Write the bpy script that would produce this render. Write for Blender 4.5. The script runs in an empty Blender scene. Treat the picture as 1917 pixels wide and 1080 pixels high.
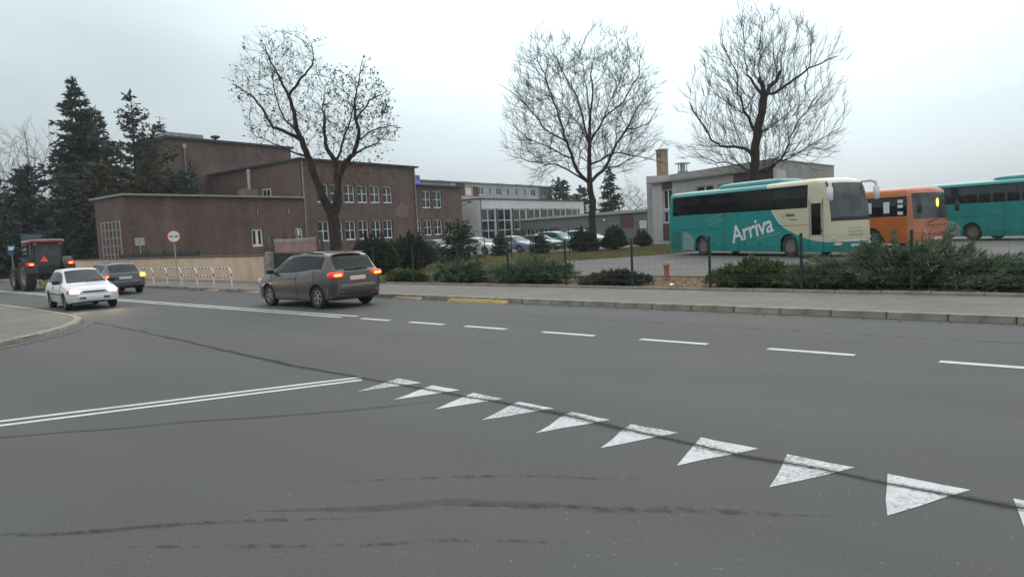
import bpy, bmesh, math, random
import numpy as np
from mathutils import Vector, Matrix, noise as mnoise

random.seed(7); RNG = np.random.default_rng(7)
sc = bpy.context.scene
COL = sc.collection
rad = math.radians

# ------------------------------------------------------------------ camera
PITCH, ROLL, CAM_H = -0.0783, 0.048, 1.95
cd = bpy.data.cameras.new("camera"); cam = bpy.data.objects.new("camera", cd); COL.objects.link(cam)
cp, sp_ = math.cos(PITCH), math.sin(PITCH)
fw = Vector((0, cp, sp_)); rt0 = Vector((1, 0, 0)); up0 = Vector((0, -sp_, cp))
rt = rt0*math.cos(ROLL) - up0*math.sin(ROLL); up = rt0*math.sin(ROLL) + up0*math.cos(ROLL)
cam.matrix_world = Matrix(((rt.x, up.x, -fw.x, 0), (rt.y, up.y, -fw.y, 0), (rt.z, up.z, -fw.z, CAM_H), (0, 0, 0, 1)))
cd.sensor_width = 36; cd.lens = 1374/1917*36; cd.clip_start = 0.05; cd.clip_end = 3000
sc.camera = cam

# ------------------------------------------------------------------ sky and sun (overcast late afternoon)
SUN_AZ, SUN_EL = rad(18), rad(40)            # azimuth east of the view axis, behind the cloud
sun_dir = Vector((math.sin(SUN_AZ)*math.cos(SUN_EL), math.cos(SUN_AZ)*math.cos(SUN_EL), math.sin(SUN_EL)))
w = bpy.data.worlds.new("World"); sc.world = w; w.use_nodes = True
nt = w.node_tree; nt.nodes.clear(); N = nt.nodes.new; L = nt.links.new
out = N("ShaderNodeOutputWorld")
tc = N("ShaderNodeTexCoord")
sky = N("ShaderNodeTexSky"); sky.sky_type = 'NISHITA'; sky.sun_disc = False
sky.sun_elevation = SUN_EL; sky.sun_rotation = SUN_AZ; sky.air_density = 1.2; sky.dust_density = 0.6
bg1 = N("ShaderNodeBackground"); bg1.inputs[1].default_value = 0.05; L(sky.outputs[0], bg1.inputs[0])
sep = N("ShaderNodeSeparateXYZ"); L(tc.outputs["Generated"], sep.inputs[0])
cr = N("ShaderNodeValToRGB"); L(sep.outputs[2], cr.inputs[0])
e = cr.color_ramp.elements
e[0].position = 0.0; e[0].color = (0.455, 0.505, 0.53, 1)
e[1].position = 1.0; e[1].color = (1.22, 1.26, 1.28, 1)
for p, c in ((0.10, (0.535, 0.605, 0.635, 1)), (0.25, (0.655, 0.775, 0.81, 1)), (0.45, (0.86, 0.92, 0.94, 1))):
    q = e.new(p); q.color = c
dv = N("ShaderNodeVectorMath"); dv.operation = 'DOT_PRODUCT'; L(tc.outputs["Generated"], dv.inputs[0]); dv.inputs[1].default_value = sun_dir
mr = N("ShaderNodeMapRange"); mr.interpolation_type = 'SMOOTHSTEP'; L(dv.outputs["Value"], mr.inputs[0])
mr.inputs[1].default_value = 0.66; mr.inputs[2].default_value = 0.90; mr.inputs[3].default_value = 0.0; mr.inputs[4].default_value = 0.76
# soft stratus texture
mp = N("ShaderNodeMapping"); mp.inputs[3].default_value = (1.0, 1.0, 3.2); L(tc.outputs["Generated"], mp.inputs[0])
nz = N("ShaderNodeTexNoise"); nz.inputs["Scale"].default_value = 2.3; nz.inputs["Detail"].default_value = 6; nz.inputs["Roughness"].default_value = 0.5
L(mp.outputs[0], nz.inputs["Vector"])
mr2 = N("ShaderNodeMapRange"); L(nz.outputs[0], mr2.inputs[0]); mr2.inputs[1].default_value = 0.3; mr2.inputs[2].default_value = 0.7
mr2.inputs[3].default_value = 0.89; mr2.inputs[4].default_value = 1.13
ad = N("ShaderNodeMath"); ad.operation = 'ADD'; L(mr.outputs[0], ad.inputs[0]); L(mr2.outputs[0], ad.inputs[1])
sc_ = N("ShaderNodeVectorMath"); sc_.operation = 'SCALE'; L(cr.outputs[0], sc_.inputs[0]); L(ad.outputs[0], sc_.inputs["Scale"])
bg2 = N("ShaderNodeBackground"); L(sc_.outputs[0], bg2.inputs[0]); bg2.inputs[1].default_value = 1.08
mx = N("ShaderNodeMixShader"); mx.inputs[0].default_value = 0.93; L(bg1.outputs[0], mx.inputs[1]); L(bg2.outputs[0], mx.inputs[2])   # the cloud deck covers nearly all of it
L(mx.outputs[0], out.inputs[0])
sl = bpy.data.lights.new("sun", 'SUN'); sl.energy = 0.5; sl.angle = rad(50); sl.color = (1, 0.97, 0.93)
so = bpy.data.objects.new("sun", sl); COL.objects.link(so); so.location = (0, 0, 60)
so.rotation_euler = (-sun_dir).to_track_quat('-Z', 'Y').to_euler()

vs = sc.view_settings
vs.view_transform = 'Standard'; vs.look = 'None'; vs.gamma = 1.0; vs.use_curve_mapping = False; vs.exposure = 0.0
cy = sc.cycles
cy.use_denoising = True; cy.max_bounces = 6; cy.diffuse_bounces = 3; cy.glossy_bounces = 3; cy.transmission_bounces = 4
cy.transparent_max_bounces = 12; cy.sample_clamp_indirect = 4

# ------------------------------------------------------------------ helpers
class MB:
    """collects polygons, built as one mesh"""
    def __init__(s): s.v = []; s.f = []; s.m = []
    def add(s, vs, fs, mi=0):
        o = len(s.v); s.v.extend([tuple(p) for p in vs]); s.f.extend([tuple(i+o for i in f) for f in fs]); s.m.extend([mi]*len(fs)); return s
    def box(s, x0, x1, y0, y1, z0, z1, mi=0):
        return s.add([(x0,y0,z0),(x1,y0,z0),(x1,y1,z0),(x0,y1,z0),(x0,y0,z1),(x1,y0,z1),(x1,y1,z1),(x0,y1,z1)],
                     [(0,3,2,1),(4,5,6,7),(0,1,5,4),(1,2,6,5),(2,3,7,6),(3,0,4,7)], mi)
    def cbox(s, x0, x1, y0, y1, z0, z1, c=0.02, mi=0):
        """box with all edges chamfered"""
        V = []; F = []
        for z, i in ((z0, c), (z0+c, 0), (z1-c, 0), (z1, c)):
            a, b, d, e = x0+i, x1-i, y0+i, y1-i
            V += [(a+c,d,z),(b-c,d,z),(b,d+c,z),(b,e-c,z),(b-c,e,z),(a+c,e,z),(a,e-c,z),(a,d+c,z)]
        for k in range(3):
            for j in range(8): F.append((k*8+j, k*8+(j+1)%8, k*8+8+(j+1)%8, k*8+8+j))
        F.append(tuple(range(7,-1,-1))); F.append(tuple(range(24,32)))
        return s.add(V, F, mi)
    def prism(s, poly, z0, z1, mi=0):
        n = len(poly)
        a = sum(poly[i][0]*poly[(i+1)%n][1]-poly[(i+1)%n][0]*poly[i][1] for i in range(n))
        if a < 0: poly = poly[::-1]
        V = [(p[0],p[1],z0) for p in poly]+[(p[0],p[1],z1) for p in poly]
        F = [tuple(range(n-1,-1,-1)), tuple(range(n,2*n))]+[(i,(i+1)%n,n+(i+1)%n,n+i) for i in range(n)]
        return s.add(V, F, mi)
    def tube(s, pts, rr, n=6, mi=0, cap=True):
        P = [Vector(p) for p in pts]
        if not hasattr(rr, '__len__'): rr = [rr]*len(P)
        V = []; F = []; ref = Vector((0.31, 0.17, 0.93))
        for i, p in enumerate(P):
            t = (P[min(i+1,len(P)-1)]-P[max(i-1,0)])
            if t.length < 1e-9: t = Vector((0,0,1))
            t.normalize()
            if i == 0:
                if abs(t.dot(ref)) > 0.95: ref = Vector((1,0,0))
                a = t.cross(ref).normalized()
            else:
                a = (a - t*a.dot(t))
                a = a.normalized() if a.length > 1e-6 else t.orthogonal().normalized()
            b = t.cross(a)
            for k in range(n):
                th = 2*math.pi*k/n; V.append(p+(a*math.cos(th)+b*math.sin(th))*rr[i])
        for i in range(len(P)-1):
            for k in range(n): F.append((i*n+k, i*n+(k+1)%n, i*n+n+(k+1)%n, i*n+n+k))
        if cap and n > 2: F.append(tuple(range(n-1,-1,-1))); F.append(tuple(range(len(V)-n, len(V))))
        return s.add(V, F, mi)
    def lathe(s, prof, n=24, axis='z', c=(0,0,0), mi=0, cap=False):
        """prof: (radius, height) pairs"""
        V = []; F = []
        for r, h in prof:
            for k in range(n):
                th = 2*math.pi*k/n; a, b = r*math.cos(th), r*math.sin(th)
                p = (a,b,h) if axis == 'z' else ((a,h,-b) if axis == 'y' else (h,a,b))
                V.append((p[0]+c[0],p[1]+c[1],p[2]+c[2]))
        m = len(prof)
        for i in range(m-1):
            for k in range(n): F.append((i*n+k, i*n+(k+1)%n, i*n+n+(k+1)%n, i*n+n+k))
        if cap and prof[0][0] > 1e-6: F.append(tuple(range(n-1,-1,-1)))
        if cap and prof[-1][0] > 1e-6: F.append(tuple(range((m-1)*n, m*n)))
        return s.add(V, F, mi)
    def blob(s, c, r, e=(1,1), nu=14, nv=9, mi=0):
        """superellipsoid"""
        pw = lambda x, k: math.copysign(abs(x)**k, x)
        V = []; F = []
        for j in range(nv+1):
            ph = -math.pi/2+math.pi*j/nv
            for i in range(nu):
                th = 2*math.pi*i/nu
                V.append((c[0]+r[0]*pw(math.cos(ph),e[1])*pw(math.cos(th),e[0]), c[1]+r[1]*pw(math.cos(ph),e[1])*pw(math.sin(th),e[0]), c[2]+r[2]*pw(math.sin(ph),e[1])))
        for j in range(nv):
            for i in range(nu): F.append((j*nu+i, j*nu+(i+1)%nu, (j+1)*nu+(i+1)%nu, (j+1)*nu+i))
        return s.add(V, F, mi)
    def xf(s, M, start=0):
        for i in range(start, len(s.v)): s.v[i] = tuple(M @ Vector(s.v[i]))
        return s
    def mesh(s, name, mats, smooth=None):
        me = bpy.data.meshes.new(name); me.from_pydata(s.v, [], s.f)
        for m in (mats if isinstance(mats, (list, tuple)) else [mats]): me.materials.append(m)
        if isinstance(mats, (list, tuple)) and len(mats) > 1: me.polygons.foreach_set("material_index", s.m)
        fix(me, smooth)
        return me
    def build(s, name, mats, parent=None, smooth=None, loc=None, rotz=0):
        return link(name, s.mesh(name, mats, smooth), parent, loc, rotz)

def fix(me, smooth):
    me.validate()
    if smooth is not None:
        me.polygons.foreach_set("use_smooth", [True]*len(me.polygons))
        if smooth < 180: me.set_sharp_from_angle(angle=rad(smooth))
    me.update()

def link(name, data, parent=None, loc=None, rotz=0):
    o = bpy.data.objects.new(name, data); COL.objects.link(o)
    if parent is not None: o.parent = parent
    if loc is not None: o.location = loc
    if rotz: o.rotation_euler = (0, 0, rotz)
    return o
def np_mesh(name, V, F, mat, smooth=None):
    """V (n,3) array, F (m,k) array"""
    me = bpy.data.meshes.new(name); V = np.asarray(V, np.float32); F = np.asarray(F, np.int32); k = F.shape[1]
    me.vertices.add(len(V)); me.vertices.foreach_set("co", V.ravel())
    me.loops.add(F.size); me.loops.foreach_set("vertex_index", F.ravel())
    me.polygons.add(len(F)); me.polygons.foreach_set("loop_start", np.arange(0, F.size, k, dtype=np.int32))
    me.materials.append(mat); me.update(calc_edges=True)
    if smooth: me.polygons.foreach_set("use_smooth", [True]*len(F))
    return me
def empty(name, loc=(0,0,0), rotz=0, parent=None):
    o = bpy.data.objects.new(name, None); COL.objects.link(o); o.location = loc; o.rotation_euler = (0,0,rotz); o.parent = parent
    o.empty_display_size = 0.2
    return o
def tag(o, label, cat, group=None, kind=None):
    o["label"] = label; o["category"] = cat
    if group: o["group"] = group
    if kind: o["kind"] = kind
    return o
def structure(o): o["kind"] = "structure"; return o
def copy_tree(o, parent=None):
    c = o.copy(); COL.objects.link(c); c.parent = parent
    for ch in list(o.children): copy_tree(ch, c)
    return c

# road frame: s runs along the street (to the right), t across it (away from the camera)
E1 = Vector((0.7379, -0.6749)); E2 = Vector((0.6749, 0.7379)); ROAD_ROT = math.atan2(E1.y, E1.x)
def RP(s, t, z=0.0): p = E1*s+E2*t; return (p.x, p.y, z)
def rd(x, y): return (x*E1.x+y*E1.y, x*E2.x+y*E2.y)

# ------------------------------------------------------------------ materials
def pm(name, col, rough=0.6, var=0.12, scale=6.0, bump=0.0, bscale=60, metal=0.0, coat=0.0, spec=0.5, col2=None, big=0.0, dirt=0.0, stretch=None, emit=None, es=0.0):
    m = bpy.data.materials.new(name); m.use_nodes = True; t = m.node_tree; b = t.nodes["Principled BSDF"]; N = t.nodes.new; L = t.links.new
    b.inputs["Roughness"].default_value = rough; b.inputs["Metallic"].default_value = metal
    b.inputs["Coat Weight"].default_value = coat; b.inputs["Coat Roughness"].default_value = 0.08
    b.inputs["Specular IOR Level"].default_value = spec
    co = N("ShaderNodeTexCoord"); vec = co.outputs["Object"]
    if stretch:
        mp = N("ShaderNodeMapping"); mp.inputs[3].default_value = stretch; L(vec, mp.inputs[0]); vec = mp.outputs[0]
    n = N("ShaderNodeTexNoise"); n.inputs["Scale"].default_value = scale; n.inputs["Detail"].default_value = 5; n.inputs["Roughness"].default_value = 0.6; L(vec, n.inputs["Vector"])
    mix = N("ShaderNodeMix"); mix.data_type = 'RGBA'
    c2 = col2 or tuple(c*(1-2*var) for c in col)
    c1 = col if col2 else tuple(min(1, c*(1+var)) for c in col)
    mr = N("ShaderNodeMapRange"); mr.inputs[1].default_value = 0.32; mr.inputs[2].default_value = 0.68; L(n.outputs[0], mr.inputs[0])
    L(mr.outputs[0], mix.inputs[0]); mix.inputs[6].default_value = (*c1, 1); mix.inputs[7].default_value = (*c2, 1)
    last = mix.outputs[2]
    if big:
        n2 = N("ShaderNodeTexNoise"); n2.inputs["Scale"].default_value = scale*0.12; n2.inputs["Detail"].default_value = 3; L(vec, n2.inputs["Vector"])
        m2 = N("ShaderNodeMapRange"); L(n2.outputs[0], m2.inputs[0]); m2.inputs[1].default_value = .3; m2.inputs[2].default_value = .7; m2.inputs[3].default_value = 1-big; m2.inputs[4].default_value = 1+big
        v = N("ShaderNodeVectorMath"); v.operation = 'SCALE'; L(last, v.inputs[0]); L(m2.outputs[0], v.inputs["Scale"]); last = v.outputs[0]
    if dirt:   # splashed road film near the ground (colour of its own, height above the wheels' ground)
        sp = N("ShaderNodeSeparateXYZ"); L(co.outputs["Object"], sp.inputs[0])
        m3 = N("ShaderNodeMapRange"); L(sp.outputs[2], m3.inputs[0]); m3.inputs[1].default_value = 0.15; m3.inputs[2].default_value = 0.75; m3.inputs[3].default_value = dirt; m3.inputs[4].default_value = 0.0
        n3 = N("ShaderNodeTexNoise"); n3.inputs["Scale"].default_value = 4; n3.inputs["Detail"].default_value = 4; L(co.outputs["Object"], n3.inputs["Vector"])
        mm = N("ShaderNodeMath"); mm.operation = 'MULTIPLY'; L(m3.outputs[0], mm.inputs[0]); L(n3.outputs[0], mm.inputs[1])
        mx = N("ShaderNodeMix"); mx.data_type = 'RGBA'; L(mm.outputs[0], mx.inputs[0]); L(last, mx.inputs[6]); mx.inputs[7].default_value = (0.16, 0.135, 0.11, 1); last = mx.outputs[2]
    L(last, b.inputs["Base Color"])
    if bump:
        n4 = N("ShaderNodeTexNoise"); n4.inputs["Scale"].default_value = bscale; n4.inputs["Detail"].default_value = 4; L(vec, n4.inputs["Vector"])
        bp = N("ShaderNodeBump"); bp.inputs["Strength"].default_value = bump; bp.inputs["Distance"].default_value = 0.02; L(n4.outputs[0], bp.inputs["Height"]); L(bp.outputs[0], b.inputs["Normal"])
    if emit:
        b.inputs["Emission Color"].default_value = (*emit, 1); b.inputs["Emission Strength"].default_value = es
    return m

def asphalt_mat(name, base, tint=0.06, wheel=False):
    m = bpy.data.materials.new(name); m.use_nodes = True; t = m.node_tree; b = t.nodes["Principled BSDF"]; N = t.nodes.new; L = t.links.new
    co = N("ShaderNodeTexCoord"); vec = co.outputs["Object"]
    def nz(s, d=4, r=0.6, v=vec):
        n = N("ShaderNodeTexNoise"); n.inputs["Scale"].default_value = s; n.inputs["Detail"].default_value = d; n.inputs["Roughness"].default_value = r; L(v, n.inputs["Vector"]); return n.outputs[0]
    def mrg(i, a, c, lo, hi):
        k = N("ShaderNodeMapRange"); L(i, k.inputs[0]); k.inputs[1].default_value = a; k.inputs[2].default_value = c; k.inputs[3].default_value = lo; k.inputs[4].default_value = hi; return k.outputs[0]
    def mul(a, c):
        k = N("ShaderNodeMath"); k.operation = 'MULTIPLY'; L(a, k.inputs[0]); L(c, k.inputs[1]); return k.outputs[0]
    st = N("ShaderNodeMapping"); st.inputs[3].default_value = (0.12, 1, 1); L(vec, st.inputs[0])      # streaks along the traffic
    f = mul(mrg(nz(0.35, 4), .3, .7, .94, 1.06), mrg(nz(0.5, 3, .5, st.outputs[0]), .3, .7, .89, 1.09))
    f = mul(f, mrg(nz(16, 5, .8), .3, .7, .96, 1.04)); f = mul(f, mrg(nz(42, 4, .8), .32, .68, .86, 1.14))
    f = mul(f, mrg(nz(90, 4, .85), .3, .7, .74, 1.26))
    vo = N("ShaderNodeTexVoronoi"); vo.inputs["Scale"].default_value = 34; L(vec, vo.inputs["Vector"])          # pale and dark aggregate
    vs_ = N("ShaderNodeSeparateXYZ"); L(vo.outputs["Color"], vs_.inputs[0])
    near = mrg(vo.outputs["Distance"], .12, .3, 1, 0)
    pale = mul(mrg(vs_.outputs[0], .972, .98, 0, .8), near)
    sepz = mrg(nz(1.7, 5, .65), .62, .72, 0, 0.10)
    v = N("ShaderNodeVectorMath"); v.operation = 'SCALE'; v.inputs[0].default_value = base; L(f, v.inputs["Scale"])
    # warm dusty zones
    wmx = N("ShaderNodeMix"); wmx.data_type = 'RGBA'; wmx.blend_type = 'MULTIPLY'; L(mrg(nz(0.22, 3), .45, .62, 0, 1), wmx.inputs[0]); L(v.outputs[0], wmx.inputs[6]); wmx.inputs[7].default_value = (1.03, 1.0, 0.965, 1)
    m1 = N("ShaderNodeMix"); m1.data_type = 'RGBA'; L(pale, m1.inputs[0]); L(wmx.outputs[2], m1.inputs[6]); m1.inputs[7].default_value = (.24, .24, .235, 1)
    L(m1.outputs[2], b.inputs["Base Color"])
    L(mrg(nz(60, 3), .3, .7, .76, .84), b.inputs["Roughness"]); b.inputs["Specular IOR Level"].default_value = 0.35
    bp = N("ShaderNodeBump"); bp.inputs["Strength"].default_value = 0.18; bp.inputs["Distance"].default_value = 0.006
    L(nz(110, 3, .7), bp.inputs["Height"]); L(bp.outputs[0], b.inputs["Normal"])
    return m

def brick_mat(name, c1, c2, mortar, bw=0.25, bh=0.075, ms=0.012, blot=0.25, rough=0.85, rows=0.5, flat=False):
    """masonry laid on vertical faces by the face's own direction"""
    m = bpy.data.materials.new(name); m.use_nodes = True; t = m.node_tree; b = t.nodes["Principled BSDF"]; N = t.nodes.new; L = t.links.new
    co = N("ShaderNodeTexCoord"); sx = N("ShaderNodeSeparateXYZ"); L(co.outputs["Object"], sx.inputs[0])
    ns = N("ShaderNodeSeparateXYZ"); L(co.outputs["Normal"], ns.inputs[0])
    ab = N("ShaderNodeMath"); ab.operation = 'ABSOLUTE'; L(ns.outputs[0], ab.inputs[0])
    gt = N("ShaderNodeMath"); gt.operation = 'GREATER_THAN'; L(ab.outputs[0], gt.inputs[0]); gt.inputs[1].default_value = 0.7
    mx = N("ShaderNodeMix"); L(gt.outputs[0], mx.inputs[0]); L(sx.outputs[0], mx.inputs[2]); L(sx.outputs[1], mx.inputs[3])
    cb = N("ShaderNodeCombineXYZ"); L(mx.outputs[0], cb.inputs[0]); L(sx.outputs[2], cb.inputs[1])
    br = N("ShaderNodeTexBrick"); L(co.outputs["Object"] if flat else cb.outputs[0], br.inputs["Vector"]); br.inputs["Scale"].default_value = 1.0
    br.inputs["Brick Width"].default_value = bw; br.inputs["Row Height"].default_value = bh; br.inputs["Mortar Size"].default_value = ms
    br.offset = rows
    br.inputs["Color1"].default_value = (*c1, 1); br.inputs["Color2"].default_value = (*c2, 1); br.inputs["Mortar"].default_value = (*mortar, 1); br.inputs["Mortar Smooth"].default_value = 0.3
    n = N("ShaderNodeTexNoise"); n.inputs["Scale"].default_value = 0.45; n.inputs["Detail"].default_value = 7; n.inputs["Roughness"].default_value = 0.65; L(co.outputs["Object"], n.inputs["Vector"])
    r = N("ShaderNodeMapRange"); L(n.outputs[0], r.inputs[0]); r.inputs[1].default_value = .3; r.inputs[2].default_value = .7; r.inputs[3].default_value = 1-blot; r.inputs[4].default_value = 1+blot
    mp = N("ShaderNodeMapping"); mp.inputs[3].default_value = (1.6, 1.6, 0.12); L(co.outputs["Object"], mp.inputs[0])
    n2 = N("ShaderNodeTexNoise"); n2.inputs["Scale"].default_value = 1.1; n2.inputs["Detail"].default_value = 5; L(mp.outputs[0], n2.inputs["Vector"])   # rain streaks
    r2 = N("ShaderNodeMapRange"); L(n2.outputs[0], r2.inputs[0]); r2.inputs[1].default_value = .35; r2.inputs[2].default_value = .7; r2.inputs[3].default_value = 1.06; r2.inputs[4].default_value = 0.86
    mu = N("ShaderNodeMath"); mu.operation = 'MULTIPLY'; L(r.outputs[0], mu.inputs[0]); L(r2.outputs[0], mu.inputs[1])
    v = N("ShaderNodeVectorMath"); v.operation = 'SCALE'; L(br.outputs["Color"], v.inputs[0]); L(mu.outputs[0], v.inputs["Scale"]); L(v.outputs[0], b.inputs["Base Color"])
    b.inputs["Roughness"].default_value = rough
    bp = N("ShaderNodeBump"); bp.inputs["Strength"].default_value = 0.5; bp.inputs["Distance"].default_value = 0.01; bp.invert = True; L(br.outputs["Fac"], bp.inputs["Height"]); L(bp.outputs[0], b.inputs["Normal"])
    return m

def glass_mat(name, col=(0.02, 0.026, 0.03), rough=0.06, var=0.3, see=0.0, spec=0.45):
    m = pm(name, col, rough, var, 1.3, spec=spec)
    if see:
        t = m.node_tree; b = t.nodes["Principled BSDF"]; N = t.nodes.new; L = t.links.new
        tr = N("ShaderNodeBsdfTransparent"); tr.inputs[0].default_value = (0.55, 0.62, 0.62, 1)
        mx = N("ShaderNodeMixShader"); mx.inputs[0].default_value = 1-see; L(tr.outputs[0], mx.inputs[1]); L(b.outputs[0], mx.inputs[2]); L(mx.outputs[0], t.nodes["Material Output"].inputs[0])
    return m

def leaf_mat(name, col, col2, scale=1.2, trans=0.25, var2=0.35):
    m = bpy.data.materials.new(name); m.use_nodes = True; t = m.node_tree; b = t.nodes["Principled BSDF"]; N = t.nodes.new; L = t.links.new
    co = N("ShaderNodeTexCoord")
    n = N("ShaderNodeTexNoise"); n.inputs["Scale"].default_value = scale; n.inputs["Detail"].default_value = 4; L(co.outputs["Object"], n.inputs["Vector"])
    r = N("ShaderNodeMapRange"); L(n.outputs[0], r.inputs[0]); r.inputs[1].default_value = .35; r.inputs[2].default_value = .65
    mx = N("ShaderNodeMix"); mx.data_type = 'RGBA'; L(r.outputs[0], mx.inputs[0]); mx.inputs[6].default_value = (*col, 1); mx.inputs[7].default_value = (*col2, 1)
    n2 = N("ShaderNodeTexNoise"); n2.inputs["Scale"].default_value = 23; L(co.outputs["Object"], n2.inputs["Vector"])
    r2 = N("ShaderNodeMapRange"); L(n2.outputs[0], r2.inputs[0]); r2.inputs[1].default_value = .3; r2.inputs[2].default_value = .7; r2.inputs[3].default_value = 1-var2; r2.inputs[4].default_value = 1+var2
    v = N("ShaderNodeVectorMath"); v.operation = 'SCALE'; L(mx.outputs[2], v.inputs[0]); L(r2.outputs[0], v.inputs["Scale"]); L(v.outputs[0], b.inputs["Base Color"])
    b.inputs["Roughness"].default_value = 0.7; b.inputs["Specular IOR Level"].default_value = 0.25
    tr = N("ShaderNodeBsdfTranslucent"); L(v.outputs[0], tr.inputs[0])
    ms = N("ShaderNodeMixShader"); ms.inputs[0].default_value = trans; L(b.outputs[0], ms.inputs[1]); L(tr.outputs[0], ms.inputs[2]); L(ms.outputs[0], t.nodes["Material Output"].inputs[0])
    return m

M = {}
M['asphalt'] = asphalt_mat('asphalt', (0.0780, 0.0780, 0.0760))
M['lot'] = asphalt_mat('lot_asphalt', (0.112, 0.108, 0.100))
M['paver'] = brick_mat('concrete_pavers', (.188, .172, .150), (.152, .139, .122), (.10, .09, .078), .2, .1, .008, .16, flat=True)
M['kerb'] = pm('kerb_stone', (.33, .295, .25), .85, .18, 3, .5, 90, big=.2)
M['yellow'] = pm('worn_yellow_paint', (.43, .30, .08), .75, 0, 5, .4, 60, col2=(.30, .21, .08))
M['yellow_faded'] = pm('faded_yellow_paint', (.36, .27, .13), .8, 0, 6, .4, 60, col2=(.17, .15, .12))
M['grass_ground'] = pm('lawn', (.085, .088, .030), .95, 0, 1.3, .8, 60, col2=(.125, .105, .045), big=.2, spec=.1)
M['soil'] = pm('wood_chip_mulch', (.24, .165, .105), .95, 0, 14, 1.0, 40, col2=(.12, .085, .055), spec=.1)
M['earth'] = pm('bare_ground', (.10, .095, .06), .95, .2, .5, .5, 20, spec=.1)
M['chip'] = pm('wood_chip', (.33, .23, .14), .9, .35, 9)
M['brick'] = brick_mat('dark_red_brick', (.168, .092, .074), (.106, .062, .051), (.145, .114, .100), blot=.30)
M['brick_pale'] = pm('patched_brick', (.225, .15, .118), .9, .15, 4)
M['cream_render'] = pm('cream_render', (.66, .50, .36), .85, .08, 1.6, .2, 50, big=.1)
M['coping'] = pm('brown_coping', (.14, .075, .05), .8, .15, 6)
M['white_render'] = pm('white_render', (.66, .67, .68), .85, .05, 1.0, big=.06)
M['grey_render'] = pm('grey_render', (.30, .315, .32), .85, .06, 1.0, big=.06)
M['pale_grey_render'] = pm('pale_grey_render', (.43, .44, .435), .85, .06, 1.0, big=.06)
M['blue_grey'] = pm('blue_grey_render', (.17, .19, .205), .8, .06, 1.0, big=.06)
M['stone_grey'] = pm('stone_grey_render', (.34, .335, .315), .85, .07, 1.0, big=.08)
M['maroon'] = pm('maroon_cladding', (.13, .062, .062), .75, .1, 2)
M['dark_roof'] = pm('dark_roof_edge', (.055, .055, .06), .7, .15, 3)
M['gutter'] = pm('grey_gutter', (.27, .28, .28), .5, .12, 3)
M['white_frame'] = pm('white_window_frame', (.78, .78, .77), .45, .04, 3)
M['glass'] = glass_mat('window_glass', (.030, .038, .042), .05)
M['lit_glass'] = pm('lit_window', (.3, .22, .15), .3, .2, 3, emit=(1, .72, .45), es=0.35)
M['curtain'] = pm('curtain', (.42, .42, .40), .9, .2, 5)
M['metal'] = pm('galvanised_metal', (.42, .43, .43), .45, .12, 5, metal=.6)
M['dark_metal'] = pm('dark_metal', (.05, .052, .055), .5, .15, 6)
M['green_metal'] = pm('green_fence_paint', (.007, .030, .022), .5, .2, 8)
M['bark'] = pm('bark', (.062, .052, .044), .95, .3, 7, 1.0, 30, spec=.15, stretch=(1, 1, .3))
M['twig'] = pm('twig_bark', (.070, .058, .050), .9, .2, 5, spec=.15)
M['pale_twig'] = pm('pale_twig_bark', (.20, .195, .185), .9, .2, 5, spec=.1)
M['dry_leaf'] = leaf_mat('dry_leaf', (.075, .048, .034), (.045, .032, .026), 2, .3)
M['rusty_leaf'] = leaf_mat('rusty_leaf', (.16, .075, .038), (.10, .05, .03), 2, .3)
M['spruce'] = leaf_mat('spruce_needles', (.072, .092, .076), (.040, .058, .050), .7, .1)
M['pine'] = leaf_mat('pine_needles', (.075, .085, .060), (.042, .054, .042), .8, .15)
M['olive_conifer'] = leaf_mat('brownish_conifer', (.090, .078, .044), (.052, .054, .034), .8, .15)
M['juniper'] = leaf_mat('blue_green_juniper', (.135, .175, .100), (.060, .095, .055), 2.2, .15)
M['juniper_green'] = leaf_mat('green_juniper', (.110, .140, .042), (.038, .064, .024), 2.6, .15)
M['juniper_dark'] = leaf_mat('dull_juniper', (.075, .080, .055), (.040, .048, .036), 2.6, .15)
M['yew'] = leaf_mat('yew_foliage', (.048, .070, .036), (.022, .038, .022), 2.0, .1)
M['ivy'] = leaf_mat('yellow_green_leaf', (.13, .14, .03), (.06, .075, .02), 2.0, .2)
M['grass'] = leaf_mat('grass_blade', (.105, .105, .035), (.15, .125, .055), .6, .25)
M['rubber'] = pm('tyre_rubber', (.022, .021, .020), .85, .2, 12)
M['dusty_rubber'] = pm('dusty_tyre', (.045, .040, .036), .9, .25, 8)
M['rim'] = pm('alloy_rim', (.36, .35, .34), .4, .15, 9, metal=.5)
M['dull_rim'] = pm('dull_rim', (.20, .20, .195), .5, .2, 9, metal=.3)
M['car_glass'] = glass_mat('car_glass', (.014, .020, .021), .04, spec=.4, see=.32)
M['bus_glass'] = glass_mat('bus_glass', (.010, .008, .010), .05, spec=.25, see=.34)
M['bus_screen'] = glass_mat('bus_windscreen', (.085, .10, .098), .05, see=.15)
M['black'] = pm('black_plastic', (.018, .018, .019), .55, .2, 9)
M['under'] = pm('underbody', (.010, .010, .010), .9, .2, 5)
M['plate'] = pm('number_plate', (.66, .66, .64), .5, .05, 30)
M['plate_warm'] = pm('number_plate_lit', (.62, .50, .42), .5, .05, 30, emit=(1, .6, .4), es=.12)
M['tail'] = pm('tail_lamp_red', (.30, .01, .012), .2, .15, 12, coat=.6)
M['tail_on'] = pm('lit_tail_lamp', (.6, .05, .02), .3, .1, 12, emit=(1.0, .30, .05), es=3.0)
M['tail_glow'] = pm('lit_tail_lamp_rim', (.6, .02, .02), .3, .1, 12, emit=(1.0, .02, .02), es=.55)
M['amber_on'] = pm('lit_amber_lamp', (.8, .3, .05), .3, .1, 12, emit=(1.0, .38, .09), es=2.6)
M['amber'] = pm('amber_lens', (.60, .17, .02), .25, .1, 12, coat=.5)
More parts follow.
